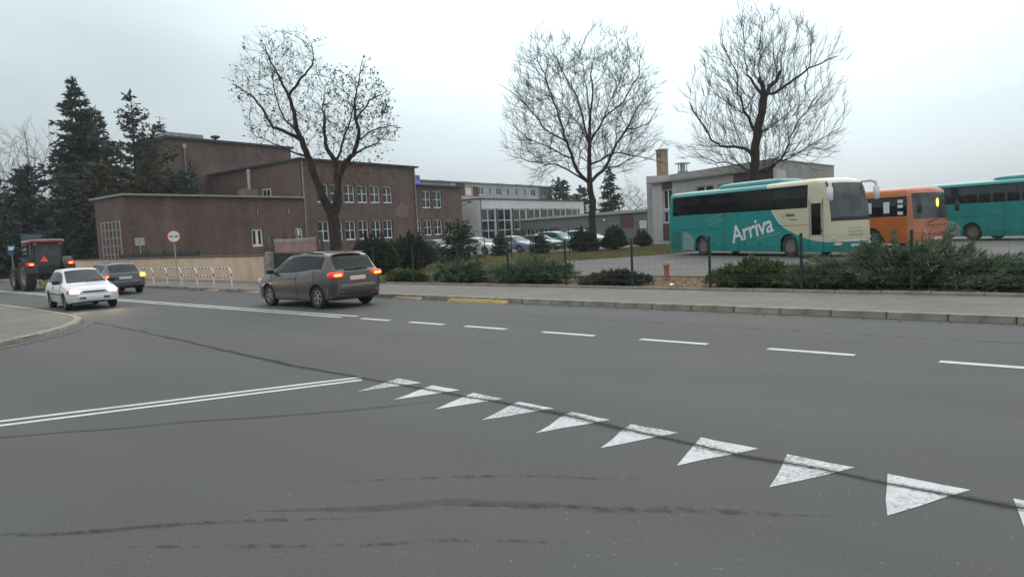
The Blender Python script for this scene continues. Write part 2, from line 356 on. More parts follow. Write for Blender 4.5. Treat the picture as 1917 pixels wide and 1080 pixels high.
M['head_on'] = pm('lit_headlamp', (.9, .8, .65), .2, .05, 12, emit=(1.0, .84, .58), es=12.0)
M['lens'] = pm('clear_lamp_lens', (.5, .52, .53), .12, .15, 20, coat=.6)
M['white_paint'] = pm('white_plastic', (.72, .73, .74), .35, .04, 6)
def paint(name, col, rough=.28, coat=.8, var=.05, metal=0, dirt=.5): return pm(name, col, rough, var, 2.2, coat=coat, metal=metal, dirt=dirt)
M['blue_sign'] = pm('blue_sign_face', (.02, .09, .22), .5, .1, 6)
M['red_sign'] = pm('red_sign_paint', (.40, .015, .03), .5, .08, 6)

# ================================================================== SETTING: ground
def sheet(name, poly, z, mat, parent=None):
    mb = MB(); n = len(poly)
    a = sum(poly[i][0]*poly[(i+1)%n][1]-poly[(i+1)%n][0]*poly[i][1] for i in range(n))
    if a < 0: poly = poly[::-1]
    mb.add([(p[0], p[1], z) for p in poly], [tuple(range(n))])
    return mb.build(name, mat, parent)
def rsheet(name, s0, s1, t0, t1, z, mat, rot=True):
    """sheet in the road frame, with object axes along the road"""
    mb = MB(); mb.add([(s0,t0,z),(s1,t0,z),(s1,t1,z),(s0,t1,z)], [(0,1,2,3)])
    return mb.build(name, mat, None, rotz=ROAD_ROT)

structure(sheet('ground', [(-900,-300),(900,-300),(900,1500),(-900,1500)], -0.06, M['earth']))
road = structure(rsheet('road', -160, 90, -45, 14.7, 0.0, M['asphalt']))
lawn = structure(rsheet('lawn', -160, 90, 17.85, 150, 0.10, M['grass_ground']))
pavement = structure(rsheet('pavement', -160, 90, 14.6, 17.86, 0.118, M['paver']))
LOT = [RP(-17.6, 22)[:2], RP(45, 22)[:2], (75, 40), (55, 62), (26, 54), (19, 50.2), (12.5, 46.5), (8.9, 43.2), (5.5, 41.7), (2.9, 40.6), (2.4, 36), (2.1, 31)]
structure(sheet('parking_lot', LOT, 0.114, M['lot']))
structure(sheet('car_park', [(-14, 56), (-6, 58.6), (6, 58.9), (9.5, 60), (12, 66), (2, 90), (-6, 84), (-18, 64)], 0.114, M['lot']))
bed = MB(); bed.add([(-19.4,17.9,.122),(30,17.9,.122),(30,21.95,.122),(-17.2,21.95,.122)], [(0,1,2,3)])
structure(bed.build('planting_bed', M['soil'], rotz=ROAD_ROT))
CORNER = [(-11.25,12.4),(-11.03,14.0),(-10.97,15.55),(-10.85,16.43),(-10.96,17.58),(-11.27,18.77),(-11.66,19.79),(-12.39,20.92),(-14.19,22.75),(-19.38,27.7)]
corner = structure(sheet('corner_pavement', CORNER+[RP(-90,7.2)[:2], RP(-90,-30)[:2], (-30,-10), (-12,6)], 0.118, M['paver']))

# kerb stones of the far pavement, one by one
ks = MB(); ks.cbox(0, .985, 0, .16, -.05, .128, .018); ks_me = ks.mesh('kerb_stone', M['kerb'])
ks2 = MB(); ks2.cbox(0, .985, 0, .16, -.05, .128, .022); ks2_me = ks2.mesh('kerb_stone', pm('kerb_stone_pale', (.40,.36,.31), .85, .18, 3, .5, 90, big=.2))
for i in range(86):
    s = 16-i*1.0
    o = link('kerb_stone', ks_me if random.random() < .7 else ks2_me, pavement, (s, 14.6+random.uniform(-.006,.006), random.uniform(-.006,.004))); o.rotation_euler = (0, 0, random.uniform(-.006,.006))
# low edging stones under the fence
es = MB(); es.cbox(0, .99, 0, .07, 0, .20, .012); es_me = es.mesh('edging_stone', M['kerb'])
for i in range(34):
    s = 10-i*1.0
    link('edging_stone', es_me, pavement, (s, 17.84, random.uniform(-.015,.0)))
ed = MB(); ed.cbox(0, .99, 0, .06, .06, .165, .012); ed_me = ed.mesh('lot_edging', pm('dark_edging', (.10,.095,.09), .9, .2, 4))
lotobj = bpy.data.objects['parking_lot']
for i in range(28):
    p = RP(-17.6+i, 21.96); o = link('edging_stone', ed_me, lotobj, (p[0], p[1], 0), ROAD_ROT)
# kerb stones round the corner pavement
def resample(pts, step):
    P = [Vector(p) for p in pts]; out = [P[0].copy()]; d = 0.0; need = step
    for a, b in zip(P[:-1], P[1:]):
        l = (b-a).length; x = 0
        while l-x >= need: x += need; out.append(a+(b-a)*(x/l)); need = step
        need -= (l-x)
    return out
def smooth_poly(pts, it=2):
    P = [Vector(p) for p in pts]
    for _ in range(it):
        Q = [P[0]]
        for a, b in zip(P[:-1], P[1:]): Q += [a*.75+b*.25, a*.25+b*.75]
        P = Q+[P[-1]]
    return P
M['gutter_stone'] = pm('gutter_stone', (.12,.115,.108), .9, .2, 4, .4, 60)
CS = resample(smooth_poly([(-12,8)]+CORNER+[RP(-40,7.25)[:2]]), .8)
for i in range(len(CS)-1):
    a, b = CS[i], CS[i+1]
    def off(k, d):
        t = (CS[min(k+1,len(CS)-1)]-CS[max(k-1,0)]).normalized(); return CS[k]+Vector((-t.y, t.x))*d
    g = (b-a).normalized()*.006
    o0, o1, i0, i1 = off(i,-.02)+g, off(i+1,-.02)-g, off(i,.17)+g, off(i+1,.17)-g
    c0, c1 = off(i,.01)+g, off(i+1,.01)-g
    zt = .130+random.uniform(-.004,.004)
    mb = MB(); mb.add([(o0.x,o0.y,-.03),(o1.x,o1.y,-.03),(i1.x,i1.y,-.03),(i0.x,i0.y,-.03),(o0.x,o0.y,zt-.03),(o1.x,o1.y,zt-.03),(c1.x,c1.y,zt),(c0.x,c0.y,zt),(i1.x,i1.y,zt),(i0.x,i0.y,zt)],
        [(0,1,5,4),(4,5,6,7),(7,6,8,9),(2,3,9,8),(1,2,8,6,5),(3,0,4,7,9),(0,3,2,1)])
    mb.build('kerb_stone', M['kerb'], corner)
    # gutter row of dark setts at the tip
    if 6 < i < 17:
        p0, p1, q0, q1 = off(i,-.03)+g, off(i+1,-.03)-g, off(i,-.30)+g, off(i+1,-.30)-g
        mb = MB(); mb.add([(p0.x,p0.y,.012),(p1.x,p1.y,.012),(q1.x,q1.y,.012),(q0.x,q0.y,.012),(p0.x,p0.y,-.03),(p1.x,p1.y,-.03),(q1.x,q1.y,-.03),(q0.x,q0.y,-.03)], [(3,2,1,0),(2,3,7,6),(0,1,5,4),(1,2,6,5),(3,0,4,7)])
        mb.build('gutter_stone', M['gutter_stone'], corner)

# painted markings (worn white paint)
def worn_white(name, wear):
    m = pm(name, (.56,.57,.57), .7, .08, 9, .3, 120); t = m.node_tree; b = t.nodes["Principled BSDF"]; N = t.nodes.new; L = t.links.new
    co = N("ShaderNodeTexCoord"); n = N("ShaderNodeTexNoise"); n.inputs["Scale"].default_value = 26; n.inputs["Detail"].default_value = 8; n.inputs["Roughness"].default_value = .8; L(co.outputs["Object"], n.inputs["Vector"])
    n2 = N("ShaderNodeTexNoise"); n2.inputs["Scale"].default_value = 1.1; n2.inputs["Detail"].default_value = 3; L(co.outputs["Object"], n2.inputs["Vector"])
    ad = N("ShaderNodeMath"); ad.operation = 'MULTIPLY_ADD'; L(n2.outputs[0], ad.inputs[0]); ad.inputs[1].default_value = .55; L(n.outputs[0], ad.inputs[2])
    r = N("ShaderNodeMapRange"); L(ad.outputs[0], r.inputs[0]); r.inputs[1].default_value = .62+wear; r.inputs[2].default_value = .80+wear; r.inputs[3].default_value = 0; r.inputs[4].default_value = .8
    tr = N("ShaderNodeBsdfTransparent"); mx = N("ShaderNodeMixShader"); L(r.outputs[0], mx.inputs[0]); L(b.outputs[0], mx.inputs[1]); L(tr.outputs[0], mx.inputs[2]); L(mx.outputs[0], t.nodes["Material Output"].inputs[0])
    return m
M['line'] = worn_white('road_paint', .26); M['tri'] = worn_white('worn_road_paint', .175)
def in_road(x, y): return rd(x, y)
def dash(s0, s1, t, w, name='lane_dash'):
    mb = MB(); j = lambda: random.uniform(-.006,.006)
    n = max(2, int((s1-s0)/.4)); V = []; F = []
    for i in range(n+1):
        s = s0+(s1-s0)*i/n; V += [(s+j(), t-w/2+j(), .004), (s+j(), t+w/2+j(), .004)]
    for i in range(n): F.append((2*i, 2*i+2, 2*i+3, 2*i+1))
    mb.add(V, F); return mb.build(name, M['line'], road)
for s0, s1 in ((-14.72,-13.62),(-12.9,-11.76),(-11.1,-9.93),(-8.98,-7.76),(-6.8,-5.55),(-4.56,-3.32),(-2.28,-1.0),(.1,1.3),(2.5,3.7)):
    dash(s0, s1, 10.62, .15)
dash(-90, -15.48, 10.56, .12, 'centre_line'); dash(-90, -15.22, 10.86, .12, 'centre_line')
def quad_mark(a, b, wd, name, mat):
    a, b = Vector(rd(*a)), Vector(rd(*b)); d = (b-a).normalized(); nn = Vector((-d.y, d.x))*wd/2; mb = MB()
    k = 24; V = []; F = []
    for i in range(k+1):
        p = a+(b-a)*(i/k); e = random.uniform(-.004,.004); V += [(p.x-nn.x+e, p.y-nn.y, .004), (p.x+nn.x+e, p.y+nn.y, .004)]
    for i in range(k): F.append((2*i, 2*i+2, 2*i+3, 2*i+1))
    mb.add(V, F); return mb.build(name, mat, road)
d_ = Vector((-2.15+6.11, 10.21-8.53)).normalized()
quad_mark(Vector((-6.11,8.53))-d_*9, (-2.18,10.20), .11, 'side_road_line', M['line'])
quad_mark(Vector((-5.90,8.22))-d_*9, (-2.13,10.00), .11, 'side_road_line', M['line'])
ta = -.8137; td = Vector((math.cos(ta), math.sin(ta))); tn = Vector((math.sin(ta), -math.cos(ta))); to = Vector((-1.634, 10.0))
for i in range(11):
    A = to+td*(.7975*i); B = A+td*.5437; C = A+td*.272+tn*.801
    def mid(p, q, k): return p+(q-p)*k
    pts = [A, mid(A,B,.33), mid(A,B,.66), B, mid(B,C,.33), mid(B,C,.66), C, mid(C,A,.33), mid(C,A,.66)]
    V = []
    for p in pts:
        q = rd(p.x, p.y); V.append((q[0]+random.uniform(-.012,.012), q[1]+random.uniform(-.012,.012), .004))
    mb = MB(); mb.add(V, [tuple(range(len(V)-1,-1,-1))]); mb.build('give_way_triangle', M['tri'], road)

# tar seams, cracks and oil drips on the asphalt: thin films with broken edges
def film_mat(name, col, lo, hi, sc1=14, st=1, op=.9):
    m = pm(name, col, .75, .2, 20, spec=.3); t = m.node_tree; b = t.nodes["Principled BSDF"]; N = t.nodes.new; L = t.links.new
    co = N("ShaderNodeTexCoord"); n = N("ShaderNodeTexNoise"); n.inputs["Scale"].default_value = sc1; n.inputs["Detail"].default_value = 6; n.inputs["Roughness"].default_value = .7
    mp = N("ShaderNodeMapping"); mp.inputs[3].default_value = (st,1,1); L(co.outputs["Object"], mp.inputs[0]); L(mp.outputs[0], n.inputs["Vector"])
    at = N("ShaderNodeAttribute"); at.attribute_name = "edge"
    ad = N("ShaderNodeMath"); ad.operation = 'ADD'; L(n.outputs[0], ad.inputs[0]); L(at.outputs["Fac"], ad.inputs[1])
    r = N("ShaderNodeMapRange"); L(ad.outputs[0], r.inputs[0]); r.inputs[1].default_value = lo; r.inputs[2].default_value = hi; r.inputs[3].default_value = 0; r.inputs[4].default_value = op
    tr = N("ShaderNodeBsdfTransparent"); mx = N("ShaderNodeMixShader"); L(r.outputs[0], mx.inputs[0]); L(tr.outputs[0], mx.inputs[1]); L(b.outputs[0], mx.inputs[2]); L(mx.outputs[0], t.nodes["Material Output"].inputs[0])
    return m
M['seam'] = film_mat('tar_seam', (.034,.034,.033), 1.02, 1.34, 26, 1, .50)
M['crack'] = film_mat('crack_dark', (.014,.013,.012), .85, 1.15, 6, 1, .92)
M['drip'] = film_mat('oil_drip', (.040,.041,.041), 1.21, 1.35, 11, .55, .46)
M['smear'] = film_mat('oil_smear', (.045,.046,.046), .95, 1.5, 9, .4, .40)
def strip(name, pts, wd, mat, z, jit=.03, step=.12):
    P = resample(smooth_poly([rd(*p) for p in pts], 2), step); V = []; F = []; A = []
    for i, p in enumerate(P):
        t = (P[min(i+1,len(P)-1)]-P[max(i-1,0)]).normalized(); nn = Vector((-t.y, t.x))
        c = p+nn*(mnoise.noise(Vector((p.x*1.3,p.y*1.3,3)))*jit*2)
        wl = wd*(.8+.5*mnoise.noise(Vector((p.x*.9,p.y*.9,9))))*min(1, .12+(i*step)/.9, .12+((len(P)-1-i)*step)/.9)
        for k, e in ((-1,0),(-.35,.75),(.35,.75),(1,0)): q = c+nn*(wl*k); V.append((q.x,q.y,z)); A.append(e)
    for i in range(len(P)-1):
        for k in range(3): a = i*4+k; F.append((a, a+4, a+5, a+1))
    me = np_mesh(name, V, F, mat); at = me.attributes.new("edge", 'FLOAT', 'POINT'); at.data.foreach_set("value", A)
    o = link(name, me, road); return o
SEAM = [(-40,46),(-16.35,24.9),(-12.1,20.68),(-7.89,16.27),(-4.72,12.76),(-3.36,11.29),(-2.15,10.15),(-.7,8.75),(.45,7.62),(1.35,6.53),(1.88,5.92),(2.39,5.48),(2.73,5.05),(3.1,4.75),(4.5,3.4)]
strip('tar_seam', SEAM, .15, M['seam'], .006)
strip('crack', SEAM[3:], .022, M['crack'], .0075, .02, .05)
strip('tar_seam', [(-9,7.6),(-5.56,7.74),(-3.96,7.99),(-2.82,8.13),(-1.64,8.27),(-.75,8.53)], .085, M['seam'], .006)
strip('oil_drip', [(-6,5.15),(-3.66,5.0),(-2.53,4.98),(-1.91,5.01),(-1.0,5.05)], .10, M['drip'], .0055, .04)
strip('oil_smear', [(-1.93,5.17),(-.89,5.21),(-.07,5.10),(.9,4.93)], .13, M['smear'], .0055, .05)
strip('oil_drip', [(-.6,5.12),(.2,5.0),(.9,4.93),(2.2,4.6)], .15, M['drip'], .0062, .05)
strip('oil_smear', [(-6,5.15),(-3.66,5.0),(-2.53,4.98),(-1.91,5.01)], .07, M['smear'], .0066, .04)
strip('oil_drip', [(-2.74,4.68),(-2.2,4.65),(-1.46,4.62),(-.41,4.54),(.8,4.4)], .07, M['drip'], .0055, .03)
strip('oil_drip', [(-1.4,5.75),(-.2,5.8),(1.0,5.5)], .10, M['drip'], .0052, .05)
strip('tar_seam', [RP(-15,12.4)[:2],RP(-8,12.5)[:2],RP(0,12.45)[:2],RP(8,12.5)[:2]], .14, M['drip'], .0052, .05)

# worn yellow blocks lying in the gutter
def gutter_block(s0, s1, mat, label, h=.07, t0=14.36, w=.22):
    mb = MB(); l = s1-s0
    mb.add([(0,0,.0),(l,0,.0),(l,w,.0),(0,w,.0),(.12,.06,h),(l-.16,.06,h),(l-.05,w,h),(.05,w,h)], [(0,3,2,1),(4,5,6,7),(0,1,5,4),(1,2,6,5),(2,3,7,6),(3,0,4,7)])
    o = mb.build('kerb_ramp', mat, None, loc=RP(s0,t0), rotz=ROAD_ROT)
    tag(o, label, 'kerb ramp', 'worn kerb ramps lying in the gutter')
gutter_block(-15.75,-13.45, M['yellow'], 'bright yellow kerb ramp nearest the give way triangles')
gutter_block(-18.3,-17.0, M['yellow_faded'], 'faded yellow kerb ramp between the bright one and the grey minivan')
gutter_block(-20.6,-19.5, M['yellow_faded'], 'faded kerb ramp just behind the bumper of the grey minivan')
for i, s0 in enumerate((-27.6,-29.3,-31.0,-32.7)):
    gutter_block(s0, s0+.95, M['yellow_faded'] if i % 2 == 0 else M['dark_roof'], 'row of worn kerb ramps in the gutter before the striped barriers: '+('first','second','third','fourth')[i]+' from the minivan')

# ================================================================== buildings
def wall_holes(mb, x0, x1, z0, z1, holes, y, depth, mi=0):
    xs = sorted({x0, x1, *[h[0] for h in holes], *[h[1] for h in holes]}); zs = sorted({z0, z1, *[h[2] for h in holes], *[h[3] for h in holes]})
    for a, b in zip(xs[:-1], xs[1:]):
        for c, d in zip(zs[:-1], zs[1:]):
            mx, mz = (a+b)/2, (c+d)/2
            if any(h[0] < mx < h[1] and h[2] < mz < h[3] for h in holes): continue
            mb.add([(a,y,c),(b,y,c),(b,y,d),(a,y,d)], [(0,1,2,3)], mi)
    for h in holes:
        a, b, c, d = h
        mb.add([(a,y,c),(b,y,c),(b,y,d),(a,y,d),(a,y+depth,c),(b,y+depth,c),(b,y+depth,d),(a,y+depth,d)], [(0,4,5,1),(1,5,6,2),(2,6,7,3),(3,7,4,0)], mi)
    mb.add([(x0,y,z0),(x0,y,z1),(x0,y+depth,z1),(x0,y+depth,z0),(x1,y,z0),(x1,y,z1),(x1,y+depth,z1),(x1,y+depth,z0)], [(0,1,2,3),(4,7,6,5),(1,5,6,2)], mi)
WIN = {}
def window(parent, x, z, w, h, y, cols=2, rows=2, fr=.09, bar=.06, split=None, glass='glass', frame='white_frame', name='window'):
    """a framed window set in the reveal, with its panes and a sill"""
    key = (round(w,2), round(h,2), cols, rows, fr, bar, frame, tuple(split or ()))
    if key not in WIN:
        mb = MB(); mb.box(0,fr,0,.07,0,h).box(w-fr,w,0,.07,0,h).box(fr,w-fr,0,.07,0,fr).box(fr,w-fr,0,.07,h-fr,h)
        for i in range(1, cols):
            c = fr+(w-2*fr)*i/cols; mb.box(c-bar/2*1.3, c+bar/2*1.3, -.004, .066, fr, h-fr)
        sp = split or [j/rows for j in range(1, rows)]
        for k in sp:
            c = fr+(h-2*fr)*k
            for i in range(cols):
                a = fr+(w-2*fr)*i/cols+(bar*.65 if i else 0); b = fr+(w-2*fr)*(i+1)/cols-(bar*.65 if i < cols-1 else 0)
                mb.box(a, b, .006, .064, c-bar/2, c+bar/2)
        mb.box(-.04, w+.04, -.07, .0, -.05, -.002)
        g = MB(); g.box(fr*.8, w-fr*.8, .03, .045, fr*.8, h-fr*.8)
        WIN[key] = (mb.mesh(name, M[frame]), g)
    me, g = WIN[key]
    o = link(name, me, parent, (x, y, z))
    k2 = key+(glass,)
    if k2 not in WIN: WIN[k2] = g.mesh('pane', M[glass])
    link('pane', WIN[k2], o, (0,0,0))
    return o

PHI = math.atan2(.848, .53)
bs = empty('school_building', (-18.8, 65, .08), PHI)
tag(bs, 'dark red brick school building of stepped blocks with white framed windows', 'building')
SH = .184     # the side walls run slightly askew
def block(name, parent, x0, x1, y0, depth, z1, mat, holes=(), front=.35, sh=SH, z0=-.1, smat=None):
    mb = MB()
    wall_holes(mb, x0, x1, z0, z1, list(holes), y0, front)
    f = y0+front
    mb.prism([(x0+sh*front*.0, f), (x1, f), (x1+sh*(depth-front), y0+depth), (x0+sh*(depth-front), y0+depth)], z0, z1-.004, 0)
    return mb.build(name, mat, parent)
def roof(parent, x0, x1, y0, depth, z, th, ov, mat, sh=SH, name='roof'):
    mb = MB(); mb.prism([(x0-ov, y0-ov), (x1+ov, y0-ov), (x1+ov+sh*depth, y0+depth+ov), (x0-ov+sh*depth, y0+depth+ov)], z, z+th)
    return mb.build(name, mat, parent)
up_x = (2.8, 4.47, 6.25, 8.06, 9.86, 11.7)
lo_x = (2.66, 4.4, 6.14, 7.93, 9.76, 11.53)
H_main = [(x, x+1.45, 5.28, 7.03) for x in up_x]+[(x, x+1.42, 1.72, 3.6) for x in lo_x]
main = block('main_wing', bs, .96, 16.9, 0, 16.6, 9.05, M['brick'], H_main)
for h in H_main: window(bs, h[0]+.02, h[2]+.02, h[1]-h[0]-.04, h[3]-h[2]-.04, .16, 2, 2, .10, .07)
roof(bs, .96, 16.9, 0, 16.4, 9.05, .16, .35, M['dark_roof'])
for x in (9.4, 11.3, 4.6, 13.3):
    MB().box(x, x+.16, -.02, .0, 7.75, 8.3).build('vent_slot', M['dark_roof'], bs)
H_end = [(18.3, 19.85, 4.8, 6.7), (20.27, 21.85, 4.8, 6.7)]+[(x, x+1.46, 1.8, 3.55) for x in (16.5+.45, 18.62, 20.3, 22.25)]
H_end = [(18.3,19.85,4.8,6.7),(20.27,21.85,4.8,6.7),(16.98,18.05,1.8,3.55),(18.4,19.8,1.8,3.55),(20.28,21.7,1.8,3.55),(22.26,23.75,1.8,3.55)]
block('end_wing', bs, 16.92, 25.6, .25, 10, 7.2, M['brick'], H_end)
for h in H_end: window(bs, h[0]+.02, h[2]+.02, h[1]-h[0]-.04, h[3]-h[2]-.04, .41, 2, 2, .10, .07)
roof(bs, 17.3, 25.6, .25, 10, 7.2, .14, .35, M['dark_roof'])
H_low = [(-4.82, -3.64, 1.58, 3.06), (-.15, .72, 1.58, 3.06)]
block('low_wing', bs, -15.42, .94, -.15, 5.6, 5.62, M['brick'], H_low)
for h in H_low: window(bs, h[0]+.02, h[2]+.02, h[1]-h[0]-.04, h[3]-h[2]-.04, .0, 2, 1, .16, .2)
mb = MB(); mb.prism([(-15.75,-.5), (.9,-.5), (.9+SH*5.6,5.6), (-15.75+SH*6,5.8)], 5.62, 5.76); mb.build('roof', M['gutter'], bs)
for x in (-4.25, -.95):
    MB().box(x, x+.12, -.172, -.15, 4.35, 4.75).build('vent_slot', M['dark_roof'], bs)
    MB().box(x+.12, x+.19, -.178, -.15, 4.3, 4.72).build('slot_trim', M['pale_grey_render'], bs)
block('tower', bs, -.5, 15.2, 16.9, 8, 12.62, M['brick'])
roof(bs, -.5, 15.2, 16.9, 8, 12.62, .22, .3, M['dark_roof'])
# skylight with panes on the tower
sky_o = MB().prism([(.2, 17.9), (4.4, 17.9), (4.4, 19.6), (.2, 19.6)], 12.84, 13.42).build('skylight', M['metal'], bs)
M['skylight_pane'] = pm('skylight_pane', (.30,.34,.36), .2, .2, 3)
for i in range(6):
    MB().box(.28+i*.69, .88+i*.69, 17.85, 17.89, 12.92, 13.38).build('pane', M['skylight_pane'], sky_o)
MB().lathe([(.12,12.8),(.12,13.15),(.42,13.25),(.5,13.45),(.0,13.6)], 12, c=(6.1,18.2,0)).build('roof_vent', M['dark_metal'], bs, 40)
MB().tube([(-.3,18,12.8),(-.3,18,14.9)], .04, 6).tube([(-.3,18,14.6),(.5,18,14.7)], .03, 5).tube([(-.9,18,14.75),(.0,18,14.8)], .03, 5).build('antenna', M['metal'], bs)
def downpipe(x, y, z0, z1, r=.075):
    MB().tube([(x,y,z0),(x,y,z1)], r, 8).build('downpipe', M['gutter'], bs, 60)
downpipe(1.12, -.10, 0, 9.0); downpipe(16.75, -.10, 0, 9.0); downpipe(1.3, 16.8, 8, 11.9)
MB().box(1.12,1.5,16.7,16.9,11.8,12.15).build('rain_head', M['metal'], bs)
# low chimney of the boiler room with its steel flue
ch = MB().box(-1.3,0.,4.6,5.7,5.7,6.75).build('chimney', M['brick_pale'], bs)
MB().tube([(-.5,5.1,6.7),(-.5,5.1,8.55)], .16, 10).build('flue', M['metal'], ch, 60)
MB().box(-.35,1.5,3.9,4.5,5.76,5.98).build('roof_hatch', M['white_frame'], bs)
MB().box(-6.9,-5.0,3.0,3.6,5.76,5.9).build('roof_hatch', M['pale_grey_render'], bs)
wy = MB().box(1.72,1.76,4.9,6.05,5.95,6.85).build('side_window', M['white_frame'], bs)
for k in range(2): MB().box(1.70,1.72,5.0+.52*k,5.42+.52*k,6.02,6.78).build('pane', M['glass'], wy)
# rooftop plant box with a blue tube sign
rb = MB().box(18.5,20.9,2.5,4.5,7.34,8.62).build('roof_box', M['blue_grey'], bs)
MB().box(18.9,20.8,2.40,2.49,7.66,8.02).build('blue_neon', pm('blue_neon_tube', (.05,.04,.4), .4, .05, 5, emit=(.16,.14,.9), es=.6), rb)
# patched brickwork and floodlight
mb = MB(); n_ = 14
pt = [(14.6+1.25*math.cos(2*math.pi*i/n_)*random.uniform(.65,1.1), 4.5+.95*math.sin(2*math.pi*i/n_)*random.uniform(.65,1.1)) for i in range(n_)]
mb.add([(p[0],-.006,p[1]) for p in pt], [tuple(range(n_))]); mb.build('brick_patch', M['brick_pale'], bs)
fl = MB().tube([(25.6,.6,4.9),(26.6,.1,5.4)], .05, 6).build('floodlight', M['dark_metal'], bs)
MB().cbox(-.35,.35,-.18,.18,-.1,.1,.03).build('lamp_head', M['dark_metal'], fl, loc=(26.9,0,5.5), rotz=.4)

# white sports hall with tall glazing
wb_ = empty('white_hall', (-3.84, 88, .08), PHI)
tag(wb_, 'white hall with a dark roof line and tall glazed bays behind the parked cars', 'building')
M['pier'] = pm('brown_pier', (.085,.052,.048), .8, .1, 2)
HW = [(1.05+3.78*i, 4.2+3.78*i, .9, 4.69) for i in range(7)]
block('wall', wb_, .9, 29, 0, 9, 5.8, M['white_render'], HW)
for i, h in enumerate(HW): window(wb_, h[0]+.02, h[2]+.02, h[1]-h[0]-.04, h[3]-h[2]-.04, .1, 2, 3, .10, .10, (.28, .63), 'glass')
for i in range(8):
    x = .72+3.78*i if i else .9
    MB().box(max(.92,.52+3.78*i), 1.0+3.78*i, -.02, .0, 0, 4.7).build('pier', M['pier'] if i else M['blue_grey'], wb_)
roof(wb_, .9, 29, 0, 9, 5.8, .16, .12, M['dark_roof'])
MB().tube([(.95,-.1,0),(.95,-.1,5.8)], .06, 6).build('downpipe', M['blue_grey'], wb_)
# grey upper building behind
ub = empty('grey_block', (-12.7, 96.1, .08), PHI)
tag(ub, 'long pale grey three storey block with small windows behind the white hall', 'building')
HU = [(12.63,14.28),(16.05,17.2),(18.8,19.35),(20.8,22.3),(23.9,24.6),(26.45,27.1),(29.1,29.75),(31.4,33.0)]
HUz = [(a, b, 7.4, 8.5) for a, b in HU]
block('wall', ub, 9.0, 33.9, 0, 10, 9.05, M['pale_grey_render'], HUz)
for i, h in enumerate(HUz): window(ub, h[0]+.01, h[2]+.01, h[1]-h[0]-.02, h[3]-h[2]-.02, .12, 2 if h[1]-h[0] > .8 else 1, 1, .09, .1, None, 'lit_glass' if i == 0 else 'glass')
block('end_wall', ub, 33.92, 38.6, .02, 10, 9.05, M['blue_grey'], [(35.0,36.5,7.4,8.5)])
window(ub, 35.01, 7.41, 1.48, 1.08, .14, 2, 1, .09, .1)
block('link_wall', ub, 1.5, 8.98, .05, 10, 9.0, M['grey_render'])
MB().box(10.3,12.45,-.03,.0,7.2,9.0).build('maroon_panel', M['maroon'], ub); MB().box(14.45,15.9,-.03,.0,7.2,8.6).build('maroon_panel', M['maroon'], ub)
roof(ub, 1.5, 38.6, 0, 10, 9.05, .14, .2, M['gutter'])
for x in (9.2, 16, 25, 31, 35.5): MB().cbox(x, x+2.0, 2.5, 4.5, 9.1, 9.6, .04).build('roof_hatch', M['pale_grey_render'], ub)

# single storey grey building
gb = empty('grey_office', (13.2, 69.5, .08), math.atan2(-.89,.453))
tag(gb, 'single storey blue grey office with a pale eave behind the middle bare tree', 'building')
HG = [(-24.5,-22.6,.9,2.0),(-22.3,-20.6,.9,2.0),(-20.2,-18.3,.9,2.0),(-13.5,-11.9,.7,2.0),(-6.5,-5.0,.7,2.1),(-1.9,-.9,0,2.1)]
block('wall', gb, -26, -.1, 0, 8, 3.05, M['blue_grey'], HG, sh=0)
for h in HG: window(gb, h[0]+.01, h[2]+.01, h[1]-h[0]-.02, h[3]-h[2]-.02, .12, 2, 1, .08, .08)
for a, b in ((-26,-24.6),(-20.55,-20.25),(-18.25,-16.6)): MB().box(a,b,-.03,.0,.9,2.0).build('maroon_panel', M['maroon'], gb)
MB().box(-4.6,-2.4,-.03,.0,1.6,3.0).build('maroon_panel', M['maroon'], gb)
roof(gb, -26, -.3, 0, 8, 3.05, .26, .25, M['pale_grey_render'], 0)
MB().blob((-7.2,-.1,2.5),(.16,.1,.16)).build('wall_lamp', M['white_frame'], gb, 60)
# right building beside the buses
rbd = empty('depot_building', (13, 68, .08), math.atan2(-.89,.453))
tag(rbd, 'pale render depot building with maroon panels and a brick chimney behind the buses', 'building')
HR = [(1.98,3.25,1.9,2.9),(1.98,3.25,3.1,4.85),(6.3,8.5,3.6,4.83),(9.0,10.4,3.6,4.83)]
M['depot_render'] = pm('depot_render', (.52,.52,.505), .85, .06, 1.0, big=.08)
block('wall', rbd, .45, 14.86, 0, 12, 5.5, M['depot_render'], HR, sh=-.55)
for h in HR: window(rbd, h[0]+.01, h[2]+.01, h[1]-h[0]-.02, h[3]-h[2]-.02, .12, 2, 1, .08, .1)
MB().box(1.92,3.31,-.03,.0,4.88,5.48).build('maroon_panel', M['maroon'], rbd); MB().box(10.8,14.84,-.03,.0,3.0,5.48).build('maroon_panel', M['maroon'], rbd)
MB().box(1.92,3.31,-.03,.0,0.3,1.86).build('maroon_panel', M['maroon'], rbd)
roof(rbd, .45, 14.5, 0, 12, 5.5, .14, .3, M['grey_render'], -.55)
MB().prism([(-.89,.45),(1.45,3.29),(-2.19,6.71),(-4.89,3.61)],-.1,6.32).build('parapet', M['depot_render'], rbd)
chm = MB().box(-1.60,-.80,2.25,3.0,6.0,8.75).build('chimney', brick_mat('tan_brick', (.36,.25,.15), (.30,.20,.12), (.24,.19,.14), .25, .075), rbd)
MB().box(-1.67,-.73,2.18,3.07,8.75,8.86).build('chimney_cap', M['grey_render'], chm)
MB().box(-1.45,-1.33,2.235,2.25,8.1,8.4).box(-1.1,-.98,2.235,2.25,8.1,8.4).build('flue_opening', M['dark_roof'], chm)
vt = MB().box(1.9,2.56,1.84,2.5,5.64,6.5).build('roof_vent', M['grey_render'], rbd)
